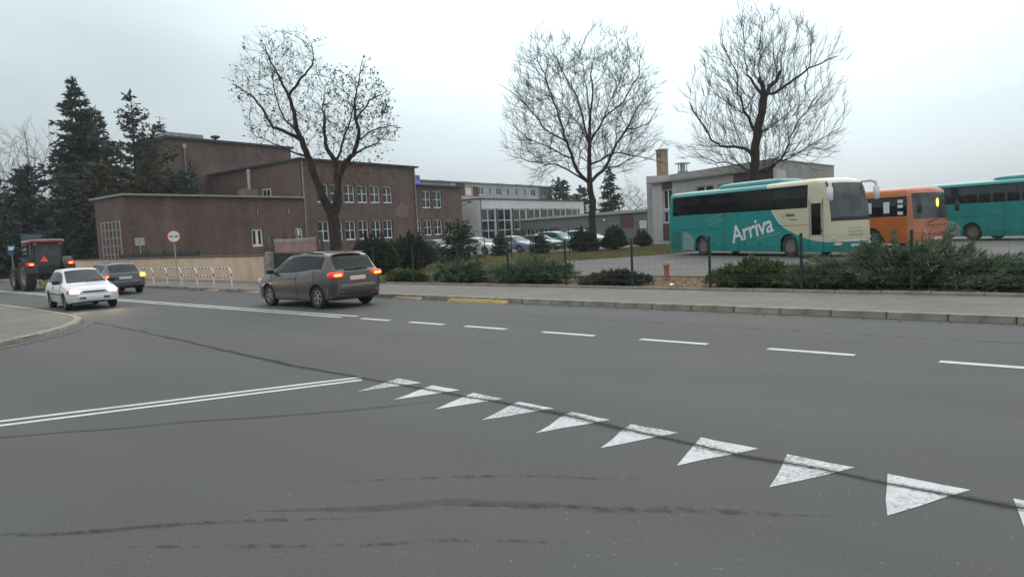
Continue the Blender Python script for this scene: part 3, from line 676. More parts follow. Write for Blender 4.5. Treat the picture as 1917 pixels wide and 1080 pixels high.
MB().box(1.95,2.01,1.89,1.95,6.5,7.1).box(2.45,2.51,1.89,1.95,6.5,7.1).box(1.95,2.01,2.39,2.45,6.5,7.1).box(2.45,2.51,2.39,2.45,6.5,7.1).box(2.07,2.39,2.0,2.33,6.5,7.1).build('vent_frame', M['metal'], vt)
MB().box(1.75,2.71,1.69,2.65,7.12,7.24).build('vent_cap', M['metal'], vt)
tb = empty('depot_hall', (19.9, 55.2, .08), math.atan2(.76,.65))
tag(tb, 'flat roofed stone grey depot hall right of the tallest bare tree', 'building')
block('wall', tb, 0, 14.4, 0, 12, 6.2, M['stone_grey'], sh=.55)
roof(tb, 0, 14.4, 0, 12, 6.2, .1, .06, M['gutter'], .55)
for i in range(1,5): MB().box(2.9*i-.02,2.9*i+.02,-.012,.0,0,6.2).build('joint_strip', M['gutter'], tb)

# ================================================================== vegetation
def cards(P, D, ln, wd, flat=0.0):
    """leaf-sized diamond faces: base P, direction D"""
    n = len(P); D = D/np.linalg.norm(D, axis=1, keepdims=True)
    R = RNG.normal(size=(n,3)); R[:,2] *= (1-flat)
    if flat: R += np.array([0,0,0])
    S = np.cross(D, R); S /= np.linalg.norm(S, axis=1, keepdims=True)+1e-9
    ln = np.broadcast_to(ln, (n,)).reshape(-1,1); wd = np.broadcast_to(wd, (n,)).reshape(-1,1)
    m = P+D*ln*.45
    V = np.empty((n,4,3)); V[:,0] = P; V[:,1] = m-S*wd*.5; V[:,2] = P+D*ln; V[:,3] = m+S*wd*.5
    return V.reshape(-1,3)
def card_mesh(name, V, mat):
    n = len(V)//4; return np_mesh(name, V, np.arange(n*4).reshape(-1,4), mat)
def rv(s=1.0): return Vector((random.gauss(0,s), random.gauss(0,s), random.gauss(0,s)))

def grow_tree(limbs, crown, seed, step=.28, natt=2600, kill=.42, infl=2.6, trop=.08, tipr=.0055, twig_len=.45, twigs=1.0, wob=.05, rscale=.86, core=(0,0,4), outw=.35):
    """limbs: (r0, r1, depth offset, [(x,z)...]) the main limbs; crown: ellipsoids (x,y,z,rx,ry,rz,weight) that the branches
    grow into, each branch reaching for free space (space colonisation); returns limb builder, twig builder, twig tips"""
    random.seed(seed); rng = np.random.default_rng(seed); wood = MB(); twig = MB(); tips = []
    NP = []; PAR = []; DIR = []; CAP = []
    for r0, r1, dy, xz in limbs:
        P = [Vector((x, 0, z)) for x, z in xz]; m = len(P); y0 = 0.0
        for i, p in enumerate(P): p.y = dy*(i/(m-1))
        for q0, q1, qd, qxz in limbs:          # a limb that leaves another begins at that limb's depth
            if (q0, qxz) != (r0, xz):
                for k, (x, z) in enumerate(qxz):
                    if abs(x-xz[0][0]) < .02 and abs(z-xz[0][1]) < .02 and k > 0: y0 = qd*k/(len(qxz)-1)
        pts = []
        for i in range(m-1):
            for k in range(3): pts.append(P[i].lerp(P[i+1], k/3)+Vector((0,y0,0))+(rv(wob) if (i or k) else Vector()))
        pts.append(P[-1]+Vector((0,y0,0)))
        n = len(pts); rr = [(r0+(r1-r0)*(i/(n-1))**.75)*rscale for i in range(n)]
        wood.tube(pts, rr, 9 if r0 > .15 else 6, 0, True)
        for i in range(len(pts)-1):
            t = (pts[i+1]-pts[i]); k = max(1, int(t.length/step)); r = rr[i]
            if r > .24 and n < 8 or pts[i].z < 2.5: continue
            for j in range(k): NP.append(tuple(pts[i].lerp(pts[i+1], (j+1)/k))); PAR.append(-1); DIR.append(tuple(t.normalized())); CAP.append(r*.45)
    A = []
    W = sum(c[6] for c in crown)
    for cx, cy, cz, rx, ry, rz, wt in crown:
        k = int(natt*wt/W); q = rng.normal(size=(k,3)); q /= np.linalg.norm(q,axis=1,keepdims=True); q *= (rng.uniform(0,1,(k,1))**(1/2.6))
        f = 1+.13*np.sin(q[:,0:1]*7+seed)+.11*np.sin(q[:,2:3]*9+q[:,1:2]*6)           # uneven outline
        for _ in range(9):                                   # gaps in the crown
            c0 = rng.normal(size=3); c0 *= rng.uniform(.45,1.0)/np.linalg.norm(c0); keep = np.linalg.norm(q-c0, axis=1) > rng.uniform(.16,.34); q = q[keep]; f = f[keep]
        A.append(np.array([cx,cy,cz])+q*f*np.array([rx,ry,rz]))
    A = np.concatenate(A); N_ = np.array(NP); alive = np.ones(len(A), bool); bd = np.full(len(A), 1e9); bi = np.zeros(len(A), int); new0 = 0
    for it in range(70):
        newp = N_[new0:]
        if len(newp):
            for s0 in range(0, len(newp), 400):
                d = np.linalg.norm(A[:,None,:]-newp[None,s0:s0+400,:], axis=2); j = d.argmin(1); dm = d[np.arange(len(A)), j]
                up_ = dm < bd; bd[up_] = dm[up_]; bi[up_] = j[up_]+new0+s0
        alive &= bd > kill
        act = alive & (bd < infl)
        if not act.any():
            if infl > 8: break
            infl *= 1.5; new0 = len(N_); continue
        v = A[act]-N_[bi[act]]; v /= np.linalg.norm(v,axis=1,keepdims=True); acc = {}
        for i, vec in zip(bi[act], v): acc[i] = acc.get(i, 0)+vec
        new0 = len(N_); add = []
        if it == 0: cnt = {}
        for i, vec in acc.items():
            if cnt.get(i, 0) >= 2: alive[bi == i] = False; continue
            cnt[i] = cnt.get(i, 0)+1
            ov = N_[i]-np.array(core); ov /= np.linalg.norm(ov)+1e-6
            d = vec/(np.linalg.norm(vec)+1e-6)+ov*outw+np.array(DIR[i])*(.9 if PAR[i] >= 0 else .35)+rng.normal(0,.09,3)+np.array([0,0,trop]); d /= np.linalg.norm(d)
            add.append(N_[i]+d*step); PAR.append(i); DIR.append(tuple(d)); CAP.append(.05)
        if not add: continue
        N_ = np.concatenate([N_, np.array(add)])
        if len(N_) > 16000: break
    n = len(N_); rad_ = np.zeros(n); kids = [[] for _ in range(n)]
    for i in range(n-1, -1, -1):
        if PAR[i] >= 0: kids[PAR[i]].append(i)
    acc = np.zeros(n)
    for i in range(n-1, -1, -1):
        r = max(tipr, acc[i]**(1/2.5)); rad_[i] = min(r, CAP[i], .06)
        if PAR[i] >= 0: acc[PAR[i]] += r**2.5
    # chains of nodes become tapering tubes
    for i in range(n):
        pa = PAR[i]
        if pa < 0: continue
        main = kids[pa] and i == max(kids[pa], key=lambda c: rad_[c]) and PAR[pa] >= 0
        if main: continue
        chain = [pa, i]; c = i
        while kids[c]: c = max(kids[c], key=lambda k: rad_[k]); chain.append(c)
        rr = [min(rad_[chain[1]]*1.1, .06)]+[rad_[k] for k in chain[1:]]
        twig.tube([tuple(N_[k]) for k in chain], rr, 5 if rr[0] > .02 else 3, 0, False)
    for i in range(n):
        if PAR[i] < 0: continue
        leaf = not kids[i]; k = (2 if leaf else 0)+(1 if random.random() < twigs else 0)
        for _ in range(k):
            ov = (Vector(N_[i])-Vector(core)).normalized(); d = (Vector(DIR[i])*.7+ov*outw*1.4+rv(.34)+Vector((0,0,trop))).normalized(); p0 = Vector(N_[i]); ln = twig_len*random.uniform(.4,1.2)
            d2 = (d+rv(.18)+Vector((0,0,trop))).normalized(); p1 = p0+d*ln*.5; p2 = p1+d2*ln*.5
            twig.tube([p0,p1,p2], [tipr,tipr*.85,tipr*.6], 3, 0, False); tips.append((p2, d2))
    return wood, twig, tips

def deciduous(name, loc, label, limbs, crown, seed, leaves=None, mats=('bark','twig'), group=None, root_flare=True, **k):
    wood, twig, tips = grow_tree(limbs, crown, seed, **k)
    root = empty(name, loc, 0)
    if root_flare:
        r = limbs[0][0]*.86; wood.lathe([(r*1.5,-.12),(r*1.22,.12),(r*1.05,.45),(r*.98,.8)], 12, c=(limbs[0][3][0][0],0,0))
    wood.build('trunk', M[mats[0]], root, 60)
    twig.build('branches', M[mats[1]], root)["kind"] = "stuff"
    if leaves: leaves(root, tips)
    tag(root, label, 'tree', group)
    return root

T1 = [(.33,.3,0,[(-.07,0.0),(-.03,1.9),(-.13,3.04)]),(.27,.09,-1.2,[(-.13,3.04),(-.5,3.94),(-.76,4.96),(-.93,5.71),(-1.15,6.47),(-1.32,6.98),(-1.3,7.72),(-1.45,8.39)]),
 (.085,.02,-1.0,[(-1.45,8.39),(-1.63,8.84),(-1.7,9.21),(-1.84,9.52),(-2.0,10.0),(-2.1,10.5)]),(.085,.02,1.0,[(-1.45,8.39),(-1.02,9.06),(-.62,9.53),(-.43,9.89),(-.42,10.4),(-.5,10.9)]),
 (.12,.02,-1.5,[(-1.15,6.47),(-1.64,6.79),(-2.29,7.07),(-2.5,7.65),(-2.83,8.28),(-3.2,8.6),(-3.6,8.85)]),(.07,.02,1.5,[(-1.32,6.98),(-1.78,7.3),(-2.16,7.88),(-2.5,8.76),(-2.71,10.0)]),
 (.07,.015,.8,[(-.93,5.71),(-1.74,6.0),(-2.47,6.41),(-3.1,6.7),(-3.6,6.9)]),(.22,.07,1.0,[(-.1,2.66),(.17,3.66),(.15,4.91),(.12,5.54),(-.23,6.05),(-.4,6.44),(-.43,7.18),(-.43,7.87)]),
 (.06,.02,.5,[(-.43,7.87),(-.58,8.23),(-.42,9.15)]),(.2,.06,-1.0,[(.03,3.16),(.32,4.73),(.74,5.46),(1.14,5.74),(1.43,6.35),(1.54,6.84),(1.43,7.22),(1.47,8.08)]),
 (.05,.015,-.4,[(1.47,8.08),(1.71,8.81),(2.02,9.78)]),(.06,.015,1.3,[(1.43,6.35),(2.09,6.86),(2.81,7.08),(3.31,7.0)]),(.08,.02,1.2,[(.12,5.54),(.58,6.89),(.84,7.74),(1.1,9.08)]),
 (.07,.02,-1.2,[(1.14,5.74),(1.78,5.96),(2.42,6.1),(3.08,6.64)]),(.06,.015,1.4,[(1.43,7.22),(2.05,8.18),(2.57,8.52),(2.76,8.76)])]
def dry_leaves(root, tips):
    P = []; D = []
    for p, d in tips:
        pr = .75 if p.x > .2 else (.30 if p.z < 9 else .24)
        if random.random() < pr:
            for _ in range(random.choice((1,2,2,3))):
                P.append(p+rv(.04)); D.append(rv(1)+Vector((0,0,-.8)))
    P = np.array([tuple(p) for p in P]); D = np.array([tuple(d) for d in D]); n = len(P)
    o = link('leaves', card_mesh('leaves', cards(P, D, RNG.uniform(.07,.14,n), RNG.uniform(.05,.10,n)), M['dry_leaf']), root); o["kind"] = "stuff"
    # a rusty clump of leaves still hanging round the fork
    n = 420; P = np.stack([RNG.normal(1.0,.75,n), RNG.normal(0,.7,n), RNG.normal(4.9,.55,n)], 1); D = RNG.normal(size=(n,3))+[0,0,-.6]
    o = link('rusty_leaves', card_mesh('rusty_leaves', cards(P, D, RNG.uniform(.06,.13,n), RNG.uniform(.05,.09,n)), M['rusty_leaf']), root); o["kind"] = "stuff"
deciduous('deciduous_tree', (-8.22,35,.10), 'forked tree with a few dry brown leaves in front of the brick school', T1, [(-2.1,0,8.8,2.2,2.1,2.75,1.0),(1.25,0,7.6,1.8,1.75,2.0,.75),(-.3,0,6.6,2.2,1.8,1.3,.2)], 11, dry_leaves, step=.2, natt=2600, kill=.28, infl=1.6, trop=.10, tipr=.0060, twig_len=.42, twigs=.6, core=(-.2,0,5), outw=.45, wob=.018, group='bare street trees')

T2 = [(.36,.27,0,[(.01,-.04),(-.01,3.82),(-.16,5.29)]),(.25,.12,.5,[(-.16,5.29),(0.0,8.39),(.13,10.65)]),(.11,.03,.8,[(.13,10.65),(.4,13.29),(.5,14.5),(.8,15.9)]),
 (.19,.03,-2.5,[(-.16,5.29),(-1.13,6.17),(-1.59,7.23),(-1.96,8.48),(-2.24,9.73),(-2.79,11.4),(-3.34,13.06),(-3.75,14.0),(-4.1,14.7)]),(.09,.02,-1.5,[(-1.96,8.48),(-3.5,9.38),(-4.29,10.45),(-5.47,11.93),(-6.88,12.74)]),
 (.18,.03,2.0,[(-.16,5.29),(.96,6.28),(2.29,8.28),(3.05,9.48),(4.06,11.07),(5.62,13.04)]),(.12,.03,-2.0,[(0.0,8.39),(1.11,10.19),(2.61,11.35),(3.72,13.13),(3.85,14.55)]),
 (.11,.03,2.5,[(0.0,8.39),(-.7,11.71),(-1.57,13.79),(-2.2,15.44),(-2.4,15.9)]),(.08,.02,-1,[(.13,10.65),(-.13,12.5),(-.56,15.16)]),(.1,.02,-3,[(-.02,6.74),(1.85,7.48),(3.5,6.98),(5.36,6.15)]),
 (.1,.02,3,[(-.16,5.29),(-2.78,6.95),(-4.85,7.38),(-6.49,8.08)]),(.09,.02,3.5,[(3.05,9.48),(4.22,9.63),(5.5,10.39),(6.23,11.38)]),(.08,.02,-2.5,[(-1.59,7.23),(-3.15,7.92),(-4.79,8.62),(-6.4,9.93)]),
 (.08,.02,2.5,[(.96,6.28),(2.66,6.82),(4.57,7.76),(6.07,8.72)]),(.08,.02,-3.5,[(0.0,8.39),(.9,9.99),(2.03,12.4),(2.74,14.8)]),(.08,.02,3.5,[(0.0,8.39),(-.96,10.49),(-1.93,12.18),(-4.15,13.5)])]
deciduous('deciduous_tree', (6.64,58,.10), 'bare tree with a wide round crown of fine twigs beside the parked cars', T2, [(-.6,0,11.0,6.0,5.6,5.5,1.0),(-.4,0,7.9,6.0,5.2,1.7,.28)], 5, step=.34, natt=5200, kill=.46, infl=3.0, trop=.03, tipr=.0088, twig_len=.95, twigs=.9, core=(0,0,5.5), outw=.75, group='bare street trees')

T3 = [(.4,.3,0,[(-.21,-.1),(-.13,4.74),(.02,6.39),(.16,7.67),(.45,9.11),(.65,10.2)]),(.22,.16,0,[(.65,10.2),(.6,10.92),(.42,11.55)]),(.22,.1,.8,[(.65,10.2),(1.22,10.89),(1.79,11.59),(2.17,12.12)]),
 (.14,.03,-1.0,[(.65,10.2),(1.59,10.62),(2.89,11.36),(3.56,11.94),(4.7,12.3),(5.3,12.5)]),(.14,.07,-.8,[(.65,10.2),(-.14,11.14),(-.72,11.6)]),(.15,.03,-1.2,[(.16,7.67),(-.49,8.79),(-.92,9.36),(-1.26,10.47),(-1.52,11.93),(-2.58,13.6)]),
 (.16,.05,1.2,[(.02,6.1),(-.61,6.79),(-1.27,7.0),(-2.2,6.97),(-2.74,7.55),(-3.52,8.76),(-4.15,10.24)]),(.13,.03,-1.5,[(-.1,4.9),(1.11,5.42),(1.68,6.13),(2.08,7.21),(2.66,8.46),(3.68,9.87)]),(.09,.02,1.5,[(.16,7.67),(1.17,8.17),(2.29,8.77),(3.98,10.22)]),
 (.08,.02,2,[(-.12,5.11),(-1.3,5.72),(-2.78,6.16),(-4.25,6.59)]),(.08,.02,-2,[(-.1,5.08),(2.05,5.93),(3.55,6.77),(4.98,7.62)]),(.06,.02,.5,[(-.92,9.36),(-.46,9.7),(-.01,10.41)]),
 (.06,.02,1.5,[(2.17,12.12),(2.5,13.3),(2.6,14.4)]),(.06,.02,.5,[(1.79,11.59),(1.7,13.5),(1.65,15.0)]),(.06,.02,-1.2,[(-.72,11.6),(-1.1,13.2),(-1.2,15.0)]),(.05,.02,-.6,[(.42,11.55),(.3,13.5),(.45,15.0)]),(.05,.02,.6,[(3.56,11.94),(3.9,13.5),(4.0,14.4)])]
def few_leaves(root, tips):
    tp = random.sample(tips, min(len(tips), 1400)); P = np.array([tuple(p) for p, d in tp]); n = len(P); D = RNG.normal(size=(n,3))+[0,0,-.4]
    o = link('leaves', card_mesh('leaves', cards(P, D, RNG.uniform(.06,.12,n), RNG.uniform(.05,.08,n)), M['dry_leaf']), root); o["kind"] = "stuff"
deciduous('deciduous_tree', (17.35,51.5,.10), 'tall bare pollarded tree with upright shoots rising behind the lettered coach', T3, [(.5,0,9.9,4.5,4.3,5.6,1.0),(.4,0,6.6,4.6,4.2,1.6,.25)], 9, few_leaves, step=.30, natt=4600, kill=.42, infl=2.6, trop=.22, tipr=.0082, twig_len=.95, twigs=.8, core=(.2,0,4.5), outw=.75, group='bare street trees')
# pale bare tree at the left edge, and smaller ones far away
random.seed(3)
def simple_limbs(H, R, n=9):
    out = [(H*.018,H*.012,0,[(0,-.1),(.05,H*.2),(0,H*.35)]), (H*.011,.02,.3,[(0,H*.35),(.1*R,H*.65),(0,H)])]
    for i in range(n):
        a = random.uniform(-1,1); z = H*random.uniform(.3,.6)
        out.append((H*.006,.015,random.uniform(-1,1)*R,[(0,z),(a*R*.45,z+H*.12),(a*R,min(H*.95,z+H*random.uniform(.2,.4)))]))
    return out
for i, (x, y, H, R, lab) in enumerate(((-50.3,78,15.0,4.2,'pale bare tree rising at the left edge behind the conifers'),(-54.5,80,12,3.8,'smaller pale bare tree at the far left edge'),(22,135,9,4.5,'faint distant bare tree beside the depot chimney'),(17,150,7.5,4,'faint distant bare tree left of the depot building'))):
    deciduous('deciduous_tree', (x,y,0), lab, simple_limbs(H,R), [(0,0,H*.62,R,R,H*.36,1)], 30+i, step=.45, natt=1300, kill=.6, infl=4, trop=.15, tipr=.014, twig_len=.9, twigs=.5, mats=('pale_twig','pale_twig'), root_flare=False, group='pale bare trees')

def conifer(name, loc, label, H, R, mat, seed, z0=.6, whorl=.42, nb=9, droop=.35, cl=.42, cw=.16, dens=7, lean=0, taper=.85, clump=0.0, gap=0.0, group=None, cat='tree', trunk_r=None, zj=.2):
    random.seed(seed); rng = np.random.default_rng(seed)
    root = empty(name, loc, random.uniform(0,6))
    tr = MB(); r = trunk_r or H*.013
    tr.tube([(0,0,-.1),(lean*.3,0,H*.35),(lean*.7,0,H*.7),(lean,0,H)], [r*1.2,r*.9,r*.5,.02], 8); tr.build('trunk', M['bark'], root, 60)
    P = []; D = []; br = MB()
    z = z0
    while z < H-.15:
        f = (z-z0)/(H-z0); Rz = R*(1-f)**taper*(1+clump*math.sin(z*2.3+seed)*.5)
        for b in range(max(4,int(nb*(1-.5*f)))):
            if random.random() < gap: continue
            a = random.uniform(0,2*math.pi); ln = Rz*random.uniform(.6,1.12)+.12; zz = z+random.uniform(-zj,zj)
            o = np.array([math.cos(a), math.sin(a), 0]); base = np.array([lean*zz/H,0,zz])
            k = max(3,int(ln*dens)); ts = rng.uniform(.12 if gap < .2 else .4,1,k)
            rise = random.uniform(-.1,.25)+.5*f
            def pos(t): return base+o*ln*t+np.array([0,0,ln*(rise*t-droop*t*t*(1.2-.9*f))])
            br.tube([tuple(pos(t)) for t in (0,.35,.7,1)], [.035,.025,.015,.006], 3, 0, False)
            for t in ts:
                q = pos(t)+rng.normal(0,.06,3); side = np.array([-o[1],o[0],0])*rng.normal(0,.75)
                P.append(q); D.append(o*rng.uniform(.3,1.0)+side+np.array([0,0,rng.uniform(-.75,.15)+.35*f]))
        z += whorl*random.uniform(.75,1.25)
    for _ in range(10): P.append(np.array([lean,0,H-random.uniform(0,.5)])); D.append(np.array([random.gauss(0,.4),random.gauss(0,.4),1]))
    br.build('branches', M['bark'], root)["kind"] = "stuff"
    P = np.array(P); D = np.array(D); n = len(P)
    V = [cards(P, D, rng.uniform(.7,1.25,n)*cl, rng.uniform(.7,1.3,n)*cw)]
    D2 = D+rng.normal(0,.5,D.shape); V.append(cards(P+rng.normal(0,.05,P.shape), D2, rng.uniform(.5,1.0,n)*cl, rng.uniform(.6,1.1,n)*cw))
    o = link('needles', card_mesh('needles', np.concatenate(V), M[mat]), root); o["kind"] = "stuff"
    tag(root, label, cat, group); return root
G = 'conifers left of the school'
conifer('spruce_tree', (-41.2,72,.05), 'tallest pointed spruce left of the school', 18.3, 5.6, 'spruce', 1, 1.0, .55, 15, .40, .62, .20, 13, 0, .9, zj=.12, gap=.04, group=G)
conifer('spruce_tree', (-42.2,77,.05), 'second spruce close behind the tallest one', 16.4, 5.0, 'spruce', 2, 1.0, .55, 14, .35, .6, .2, 12, 0, .8, zj=.12, gap=.04, group=G)
conifer('pine_tree', (-33.6,67,.05), 'slim open pine with a tufted top beside the brick tower', 15.9, 3.3, 'pine', 3, 3.0, .55, 11, .05, .42, .18, 11, .5, .7, .9, .08, group=G)
conifer('pine_tree', (-32.3,68.5,.05), 'shorter open pine touching the brick tower', 13.2, 3.4, 'pine', 4, 2.5, .5, 11, .0, .42, .18, 11, .3, .55, .9, .08, group=G)
conifer('dense_conifer', (-29.6,61.3,.05), 'olive tinted bushy conifer hiding the tower corner', 9.0, 2.5, 'olive_conifer', 5, .4, .38, 13, .1, .45, .2, 10, 0, .5, .4, group=G)
conifer('dense_conifer', (-33.8,62,.05), 'broad dark conifer right below the slim pine', 9.0, 3.2, 'olive_conifer', 6, .4, .40, 14, .15, .5, .2, 10, 0, .5, .4, group=G)
conifer('dense_conifer', (-38,64,.05), 'dense dark conifer below the tallest spruce', 8.4, 3.4, 'spruce', 7, .4, .40, 14, .15, .5, .2, 10, 0, .55, .4, group=G)
conifer('dense_conifer', (-42.5,66,.05), 'dense dark conifer standing behind the tractor', 9.6, 3.4, 'spruce', 8, .4, .42, 14, .2, .5, .2, 10, 0, .6, .4, group=G)
conifer('dense_conifer', (-46,66,.05), 'dense dark conifer at the left edge of the picture', 7.4, 3.2, 'spruce', 9, .4, .42, 13, .2, .5, .2, 10, 0, .6, .4, group=G)
conifer('dense_conifer', (-35.6,59.5,.05), 'low dark conifer left of the white trellis', 5.2, 2.4, 'spruce', 10, .3, .36, 13, .1, .42, .18, 10, 0, .5, .3, group=G)
conifer('dense_conifer', (-40.3,58.5,.05), 'low dark conifer above the tractor roof', 5.0, 2.6, 'spruce', 12, .3, .36, 13, .1, .42, .18, 10, 0, .5, .3, group=G)
conifer('dense_conifer', (-45.5,58.5,.05), 'low dark conifer beside the blue sign', 4.6, 2.6, 'spruce', 13, .3, .36, 12, .1, .42, .18, 10, 0, .5, .3, group=G)
conifer('dense_conifer', (-31.5,58,.05), 'narrow dark conifer close to the white trellis', 6.4, 1.5, 'spruce', 14, .3, .36, 11, .1, .42, .18, 10, 0, .5, .3, group=G)
conifer('dense_conifer', (-49,70,.05), 'tall dark conifer at the far left edge behind the blue sign', 9.5, 3.6, 'spruce', 71, .4, .42, 14, .2, .5, .2, 10, 0, .6, .4, group=G)
conifer('dense_conifer', (-47.5,62,.05), 'low dark conifer at the far left edge beside the hedge', 6.0, 3.0, 'spruce', 72, .3, .38, 13, .15, .45, .19, 10, 0, .5, .4, group=G)
conifer('spruce_tree', (-29.35,68.9,.05), 'taller of the two small spruces peeping over the low brick wing', 9.7, 1.7, 'spruce', 15, .4, .4, 11, .3, .42, .16, 10, group='spruces behind the low wing')
conifer('spruce_tree', (-30.0,68.3,.05), 'shorter of the two small spruces peeping over the low brick wing', 8.9, 1.2, 'spruce', 16, .4, .4, 10, .3, .42, .16, 10, group='spruces behind the low wing')
conifer('spruce_tree', (13.9,100,.05), 'pointed dark spruce right behind the trunk of the wide bare tree', 9.6, 2.6, 'pine', 17, .4, .42, 12, .3, .55, .22, 8, group='spruces behind the grey office')
conifer('dense_conifer', (8.9,127,.05), 'rounded dark conifer at the end of the grey block', 10.2, 3.6, 'pine', 18, .4, .5, 12, .1, .7, .28, 7, 0, .5, group='spruces behind the grey office')
conifer('dense_conifer', (12.6,128,.05), 'lower dark conifer right of the rounded one', 8.8, 2.6, 'pine', 19, .4, .5, 11, .1, .7, .28, 7, 0, .5, group='spruces behind the grey office')

def shrub(name, loc, label, rx, ry, h, mat, seed, nbr=120, per=60, cl=.16, cw=.035, arch=.5, group=None, up=.35, rotz=ROAD_ROT, spike=.12, cat='shrub'):
    """arching branches with feathery sprays"""
    random.seed(seed); rng = np.random.default_rng(seed); root = empty(name, loc, rotz); br = MB(); P = []; D = []
    for b in range(nbr):
        a = random.uniform(0,2*math.pi); e = random.random()**.5; k = 1+(random.uniform(0,.35) if random.random() < spike else 0)
        zt = h*(1-.72*e*e)*random.uniform(.6,1.05)*k
        tip = np.array([rx*e*math.cos(a)*k, ry*e*math.sin(a)*k, zt]); b0 = np.array([rx*.25*math.cos(a)*random.random(), ry*.25*math.sin(a)*random.random(), 0])
        mid = b0*.45+tip*.55+np.array([0,0,arch*h*.35*random.uniform(-.3,1)])
        pos = lambda t: (1-t)**2*b0+2*t*(1-t)*mid+t*t*tip
        br.tube([tuple(pos(t)) for t in (0,.4,.75,1)], [.02,.014,.009,.004], 3, 0, False)
        for t in rng.uniform(.25,1.0,per)**.75:
            q = pos(t); tg = 2*(1-t)*(mid-b0)+2*t*(tip-mid); tg = tg/(np.linalg.norm(tg)+1e-6)
            P.append(q+rng.normal(0,.03+.035*(1-t),3)); D.append(tg+rng.normal(0,.55,3)+np.array([0,0,up]))
    br.build('branches', M['bark'], root)["kind"] = "stuff"
    P = np.array(P); D = np.array(D); P[:,2] = np.maximum(P[:,2], .02); n = len(P)
    o = link('foliage', card_mesh('foliage', cards(P, D, rng.uniform(.6,1.3,n)*cl, rng.uniform(.6,1.3,n)*cw), M[mat]), root); o["kind"] = "stuff"
    tag(root, label, cat, group); return root
GJ = 'junipers in the bed behind the wire fence'
shrub('juniper', RP(-4.9,19.75,.12), 'big spreading blue green juniper in front of the orange bus', 2.7,1.5,1.05,'juniper',21,270,90,.20,.034,.4,GJ,.22,spike=.38)
shrub('juniper', RP(-1.9,19.5,.12), 'spreading juniper at the right edge of the picture behind the fence', 1.7,1.2,.62,'juniper',22,150,70,.19,.036,.4,GJ,.3,spike=.2)
shrub('juniper', RP(-6.9,19.0,.12), 'small juniper between the bright green one and the big one', 1.0,.8,.62,'juniper',29,110,70,.16,.034,.4,GJ,.3)
shrub('juniper', RP(-8.55,19.15,.12), 'low bright green juniper below the lettering of the teal coach', 1.45,.95,.72,'juniper_green',23,230,85,.13,.04,.55,GJ,.25,spike=.04)
shrub('juniper', RP(-13.0,19.0,.12), 'flat dull juniper mat beside the rusty hydrant', 1.3,.85,.40,'juniper_dark',24,170,70,.12,.035,.4,GJ,.25,spike=.05)
shrub('juniper', RP(-16.7,19.2,.12), 'taller feathery juniper beside the flat mat', 1.75,1.0,.80,'juniper',25,190,70,.2,.042,.4,GJ,.3,spike=.25)
shrub('juniper', RP(-20.0,19.3,.12), 'lower feathery juniper left of the taller one', 1.45,1.0,.72,'juniper',27,150,70,.2,.042,.4,GJ,.3,spike=.25)
shrub('juniper', RP(-23.0,18.9,.12), 'low green juniper just right of the minivan lamps', 1.1,.6,.42,'juniper_green',28,140,60,.15,.045,.5,GJ,.25)
GY = 'dark bushes on the lawn'
for i, (x, y, rx, h, lab) in enumerate(((-6.75,37,1.25,1.9,'dark rounded yew bush right of the forked trunk'),(-5.2,39,1.35,2.0,'dark yew bush next to the bushy young spruce'),(-8.0,41,1.2,1.7,'dark yew bush half hidden behind the forked trunk'),
      (5.6,56,1.25,1.75,'dark bush left of the wide bare tree trunk'),(8.1,57,1.1,1.7,'dark bush right of the wide bare tree trunk'),(11.4,63,.8,1.2,'small brownish bush by the grey office door'))):
    shrub('yew_bush', (x,y,.10), lab, rx, rx*.9, h, 'yew' if i < 5 else 'olive_conifer', 40+i, 170, 60, .22, .07, .9, GY, .4, spike=.05)
conifer('young_spruce', (-2.95,43,.08), 'bushy young spruce in front of the parked silver car', 2.5, 1.35, 'yew', 47, .35, .26, 11, .0, .34, .09, 14, 0, .55, group=GY, cat='shrub')
for i, (x, y, lab) in enumerate(((-.82,55.5,'small clipped cone bush beside the lilac car'),(2.3,55.5,'small clipped cone bush in front of the dark green car'))):
    conifer('cone_bush', (x,y,.08), lab, 1.55, .62, 'yew', 50+i, .05, .14, 14, .0, .22, .1, 16, 0, .6, group='clipped cone bushes', cat='shrub')
shrub('garden_shrub', (-10.4,35.6,.10), 'yellow green shrub rising over the faded banner', 1.6,.9,2.35,'ivy',60,60,36,.16,.09,.9,None,.4)
shrub('garden_shrub', (-12.3,37.5,.10), 'sparse yellow green shrub left of the gate pillar', .6,.6,2.1,'ivy',61,30,30,.16,.09,.9,None,.4)
shrub('garden_shrub', (-9.0,34.3,.10), 'dark green shrub under the faded banner', 1.5,.8,1.25,'yew',62,120,50,.16,.07,.9,None,.4)
shrub('hedge', RP(-63,22.5,.10), 'low brown hedge behind the tractor at the left edge', 7,1.0,1.9,'rusty_leaf',63,260,50,.2,.08,.9,None,.4)

# short winter grass on the lawn and wood chips in the bed
def scatter_rt(n, s0, s1, t0, t1, test=None):
    s = RNG.uniform(s0,s1,n); t = RNG.uniform(t0,t1,n); x = s*E1.x+t*E2.x; y = s*E1.y+t*E2.y
    if test is not None: k = test(x,y,s,t); x, y = x[k], y[k]
    return x, y
def in_poly(x, y, poly):
    ins = np.zeros(len(x), bool); n = len(poly)
    for i in range(n):
        (x1,y1),(x2,y2) = poly[i], poly[(i+1)%n]
        c = ((y1 > y) != (y2 > y)) & (x < (x2-x1)*(y-y1)/((y2-y1) or 1e-9)+x1); ins ^= c
    return ins
x, y = scatter_rt(150000,-48,-4,18.0,62,lambda x,y,s,t: ~in_poly(x,y,LOT) & ~((t<21.95)&(s>-19.4)) & (y < 59) & (x > -12))
n = len(x); P = np.stack([x,y,np.full(n,.1)],1); D = RNG.normal(0,.45,(n,3)); D[:,2] = 1
